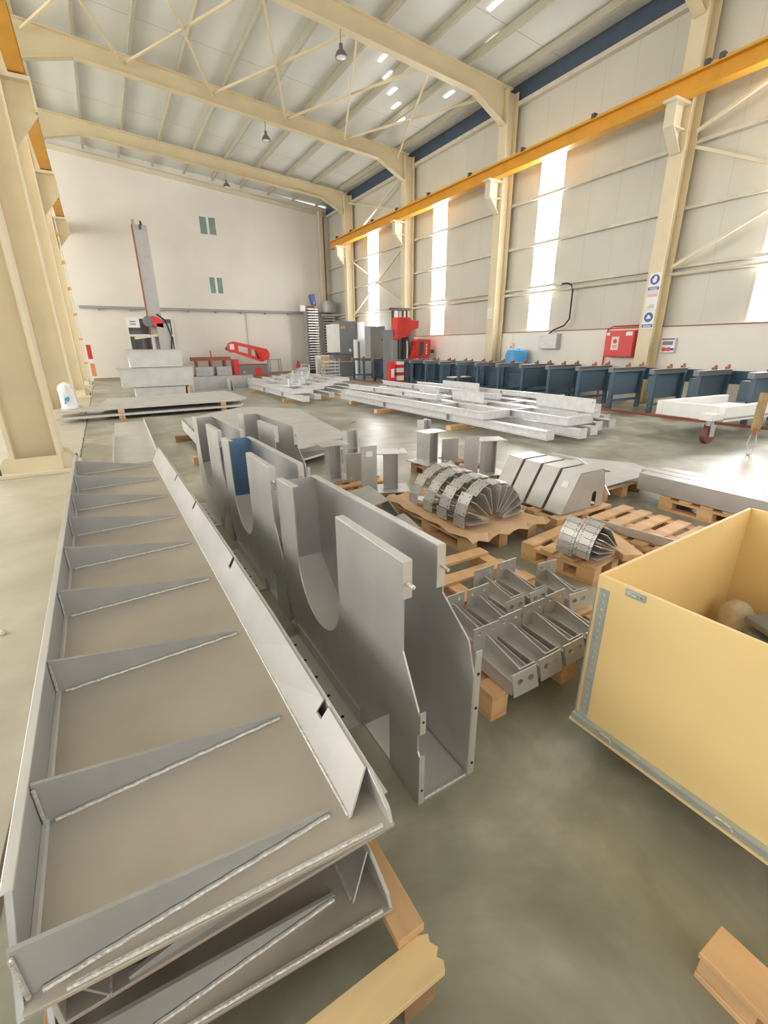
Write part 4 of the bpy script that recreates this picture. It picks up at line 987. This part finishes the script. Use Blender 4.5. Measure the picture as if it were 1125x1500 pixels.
MB().box(0,.075,-.08,.08,0,.19).build('box', 'offwhite', t, .004); MB().cyl((-.015,0,.06),(-.001,0,.06),.03,10).build('button', 'rust', t)
MB().tube([(.05,0,.19),(.05,0,.55)], .012, 6).build('conduit', 'galv', t)
# safety signs on the column
def sign(z, h, lab, kind):
    t = thing('safety_sign', lab, 'sign', (13.292, 8.06, z), 0, 'safety signs on the right column')
    MB().box(-.004,.004,-.16,.16,0,h).build('plate', 'white', t)
    if kind == 'paper':
        MB().box(-.007,-.0045,-.14,.14,h*.78,h*.95).build('heading', 'pink', t)
        m = MB(); m.box(-.007,-.0045,-.04,.06,h*.40,h*.68)
        m.build('picture', 'galv', t)
        m = MB()
        for k in range(3): m.box(-.007,-.0045,-.10,.10-.04*k,h*(.10+.08*k),h*(.14+.08*k))
        m.build('writing', 'grey_mid', t)
        return
    MB().cyl((-.007,0,h*.63),(-.0045,0,h*.63),.125,24).build('blue_disc', 'bluesign', t)
    if kind == 'hand':
        g = MB().prism([(-.05,-.07),(.04,-.07),(.055,.0),(.05,.07),(.03,.085),(.01,.09),(-.02,.08),(-.035,.02),(-.07,.03)], (-.0072,0,h*.63), (0,-1,0), (0,0,1), (-1,0,0), .002)
    else:
        g = MB().prism([(-.07,-.04),(.07,-.04),(.06,.02),(.02,.03),(.02,.06),(-.03,.06),(-.04,.02)], (-.0072,0,h*.63), (0,-1,0), (0,0,1), (-1,0,0), .002)
    g.build('pictogram', 'white', t)
    MB().box(-.007,-.0045,-.15,.15,h*.06,h*.24).build('caption', 'bluesign', t)
    m = MB()
    for k in range(2): m.box(-.009,-.0072,-.11,.11,h*(.09+.07*k),h*(.12+.07*k))
    m.build('writing', 'white', t)
sign(2.98, .46, 'blue round hand protection sign, topmost on the right column', 'hand')
sign(2.52, .42, 'white and pink paper sign between the two blue signs on the right column', 'paper')
sign(2.04, .46, 'blue round safety sign, lowest on the right column', 'shoe')
t = thing('number_plate', 'small white number plate on the column behind the blue barrel', 'sign', (13.293, 14.45, 2.62))
MB().box(-.004,.004,-.12,.12,0,.36).build('plate', 'white', t)
cu = bpy.data.curves.new('figure', 'FONT'); cu.body = '5'; cu.size = .34; cu.extrude = .001; cu.align_x = 'CENTER'
fo = bpy.data.objects.new('figure', cu); COL.objects.link(fo); fo.parent = t; fo.location = (-.007, 0, .06); fo.rotation_euler = (R(90), 0, R(-90)); cu.materials.append(M['cream'])
bpy.context.view_layer.update()
me_ = bpy.data.meshes.new_from_object(fo.evaluated_get(bpy.context.evaluated_depsgraph_get())); mo = fo.matrix_basis.copy(); bpy.data.objects.remove(fo)
fo = bpy.data.objects.new('figure', me_); COL.objects.link(fo); fo.parent = t; fo.matrix_basis = mo

# ------------------------------------------------------------------ white trailer
t = thing('trailer', 'low white trailer frame on a swivel wheel at the right edge', 'trailer', (8.75, 3.95, 0), R(-5))
MB().box(.25,2.35,-.12,.0,.36,.62).build('front_beam', 'white', t, .01)
MB().box(.25,2.35,1.0,1.12,.36,.62).build('rear_beam', 'white', t, .01)
MB().box(.25,.37,0,1.0,.36,.62).build('end_beam', 'white', t, .01)
MB().box(.37,2.35,0,1.0,.44,.47).build('deck', 'galv', t)
MB().box(-.08,.25,-.12,.1,.40,.52).build('tow_plate', 'white', t, .01)
MB().box(.25,2.35,-.135,-.121,.40,.43).build('edge_strip', 'grey_mid', t)
c = MB().cyl((.10,-.0,.30),(.10,0,.40),.06,12).build('caster_fork', 'galv_dark', t)
MB().box(.04,.16,-.075,-.06,.12,.32).build('fork_plate', 'galv_dark', c); MB().box(.04,.16,.06,.075,.12,.32).build('fork_plate', 'galv_dark', c)
MB().cyl((.10,-.05,.145),(.10,.05,.145),.145,22).build('caster_wheel', 'wheel', t, smooth=True)
t = thing('lifting_strap', 'worn brown strap with hooks hanging before the white trailer', 'strap', (8.25, 3.05, 0), R(20))
MB().bar((.42,0,.92),(.27,0,.36),.12,.035).build('strap', 'bark', t)
MB().bar((.27,0,.40),(.255,0,.30),.14,.05).build('buckle', 'rust', t)
for s_ in (-1, 1): MB().tube([(.26,.03*s_,.32),(.22,.05*s_,.18),(.19,.02*s_,.06)], .008, 6).build('wire', 'galv_dark', t)
MB().tube([(.10,-.02,.10),(.09,-.02,.03),(.13,0,.012),(.20,.02,.02),(.24,.02,.06)], .014, 8).build('hook', 'galv', t)

# ------------------------------------------------------------------ galvanised frames on the floor
def ibeam(mb, x, y0, y1, z, w=.16, h=.15, t_=.014):
    mb.box(x-w/2, x+w/2, y0, y1, z, z+t_); mb.box(x-w/2, x+w/2, y0, y1, z+h-t_, z+h); mb.box(x-.008, x+.008, y0, y1, z+t_, z+h-t_); return mb
def galv_beam(x, y0, y1, z, lab, plates=True, w=.16, h=.15, rz_=0, grp='galvanised beams of the right batch'):
    t = thing('galvanised_beam', lab, 'steel beam', (x, y0, z), R(rz_), grp)
    ibeam(MB(), 0, 0, y1-y0, 0, w, h).build('profile', 'galv', t)
    if plates:
        MB().box(-w/2-.02, w/2+.02, -.012, 0, -.0, h+.02).build('end_plate', 'galv', t)
        for f in (.33, .66): MB().box(-w/2, w/2, (y1-y0)*f, (y1-y0)*f+.012, .014, h-.014).build('stiffener', 'galv_dark', t)
    return t
def ladder_frame(x, y0, y1, w, z, n, lab, h=.14, grp='galvanised ladder frames', rz_=0, wall_=False):
    t = thing('ladder_frame', lab, 'steel frame', (x, y0, z), R(rz_), grp)
    L = y1-y0
    for s_ in (0, w): ibeam(MB(), s_, 0, L, 0, .10, h).build('long_beam', 'galv', t)
    for k in range(n):
        y = .05+(L-.2)*k/(n-1)
        MB().box(.055, w-.055, y, y+.10, .0, h).build('cross_beam', 'galv_dark' if k % 2 else 'galv', t)
    MB().box(-.05, w+.05, -.012, -.001, 0, h).build('end_plate', 'galv', t)
    return t
for i, (y, l) in enumerate(((7.35,'wooden bearer poking out under the front of the galvanised right batch'), (10.4,'second wooden bearer poking out under the galvanised right batch'), (12.6,'far wooden bearer under the galvanised right batch'))):
    single(MB().box(-.35 if i < 2 else 0, 3.2, 0, .16, 0, .095), 'wooden_bearer', 'pine', l, 'timber', (6.25, y, 0), bevel=.004)
RB = [(6.38,5.25,13.6),(6.98,5.05,13.0),(7.42,5.15,14.2),(7.90,5.40,13.6),(8.38,5.45,14.6),(8.85,5.9,15.0),(9.35,6.5,14.8)]
for i, (x, a, b) in enumerate(RB):
    galv_beam(x, a, b, .10, 'galvanised beam in the bottom layer of the right batch, %s from the floor aisle' % ORD[i])
ladder_frame(6.25, 6.75, 13.0, .62, .275, 5, 'galvanised ladder frame in the second layer, nearest the floor aisle')
ladder_frame(6.99, 5.35, 12.2, .58, .275, 6, 'galvanised ladder frame in the second layer, middle one')
ladder_frame(7.72, 5.75, 13.4, .62, .275, 5, 'galvanised ladder frame in the second layer, next to the upright plate')
ladder_frame(8.50, 6.3, 14.0, .65, .275, 5, 'galvanised ladder frame in the second layer, nearest the blue tables')
def upright_channel(x, y, L, z, h, rz_, lab):
    t = thing('edge_plate', lab, 'steel plate', (x,y,z), R(rz_), 'upright plates on the right batch')
    MB().px([(0,0),(L,0),(L,h),(0,h)], 0, .012, holes=[circ(.06,h*.25,.015,8), circ(.06,h*.75,.015,8)]).build('plate', 'galv', t)
    MB().box(.012, .16, 0, L, 0, .012).build('foot_flange', 'galv_dark', t)
upright_channel(7.78, 5.45, 1.5, .422, .26, -4, 'upright galvanised plate with end holes on the near end of the right batch')
upright_channel(7.16, 7.8, 1.1, .422, .20, 0, 'upright galvanised plate in the middle of the right batch')
upright_channel(8.62, 9.6, 1.6, .422, .26, 0, 'upright galvanised plate toward the striped post on the right batch')
upright_channel(7.50, 9.9, .9, .422, .20, 0, 'small upright galvanised plate at the left rear of the right batch')
for i, (x, a, b, rz_) in enumerate(((6.75,8.9,13.2,3),(8.0,8.2,14.0,-2),(9.0,7.2,12.8,2))):
    galv_beam(x, a, b, .42, 'loose galvanised beam lying on top of the right batch, %s from the floor aisle' % ORD[i], True, .12, .12, rz_)
# left batch
for i, (x, a, b) in enumerate(((5.05,13.2,19.5),(5.6,13.6,22.0),(6.2,13.9,23.5),(6.9,14.4,24.0),(7.6,15.2,24.5),(8.3,16.2,25.0))):
    galv_beam(x, a, b, .10, 'galvanised beam in the bottom layer of the left batch, %s from the floor aisle' % ORD[i], grp='galvanised beams of the left batch')
for i, (y, l) in enumerate(((14.4,'wooden bearer under the near end of the galvanised left batch'), (18.3,'wooden bearer under the middle of the galvanised left batch'))):
    single(MB().box(-.2, 3.6, 0, .16, 0, .095), 'wooden_bearer', 'pine', l, 'timber', (4.95, y, 0), bevel=.004)
for i in range(5):
    ladder_frame(4.95+.82*i, 14.0+1.0*i, 19.0+1.1*i, .60, .275, 5, 'galvanised ladder frame stacked on the left batch, %s from the floor aisle' % ORD[i], rz_=random.uniform(-1.5,1.5))
for i in range(9):
    x = 5.1+.45*i; y = 14.8+1.05*i
    t = thing('angle_bracket', 'small galvanised angle frame on top of the left batch, %s from the near end' % ORD[i], 'steel bracket', (x, y, .425), R(random.uniform(-25,25)), 'small angle frames on the left batch')
    h = random.uniform(.18,.36)
    MB().box(0,.5,0,.05,0,.05).build('foot_bar', 'galv', t)
    MB().box(0,.05,0,.05,.05,h).build('post', 'galv', t); MB().box(.45,.5,0,.05,.05,h).build('post', 'galv', t)
    MB().box(0,.5,0,.05,h,h+.05).build('head_bar', 'galv_dark', t)
    MB().box(0,.05,.05,.7,0,.06).build('side_bar', 'galv_dark', t)
t = thing('steel_rack', 'heap of galvanised angle frames before the finned towers', 'steel rack', (10.0, 22.5, 0))
for k in range(6):
    MB().box(-.5+.04*k,.5-.03*k,-.3,.3,.10+.16*k,.15+.16*k).build('shelf_frame', 'galv', t)
for a in (-.45,.4):
    for b in (-.28,.24): MB().box(a,a+.05,b,b+.05,0,1.05).build('post', 'galv_dark', t)
# small white pebble of plaster on the pale floor
single(MB().lathe([(.008,0),(.022,.008),(.02,.022),(.006,.03)], 7), 'plaster_crumb', 'offwhite', 'small pale crumb on the bare floor left of the tray stack', 'crumb', (-.84,3.25,0))

# ------------------------------------------------------------------ light
w = bpy.data.worlds.new('World'); SC.world = w; w.use_nodes = True
w.node_tree.nodes['Background'].inputs['Color'].default_value = (1, .98, .95, 1)
w.node_tree.nodes['Background'].inputs['Strength'].default_value = 1.0
SC.view_settings.view_transform = 'Standard'
SC.view_settings.look = 'None'
SC.view_settings.gamma = 1
SC.view_settings.use_curve_mapping = False
SC.view_settings.exposure = 1.03
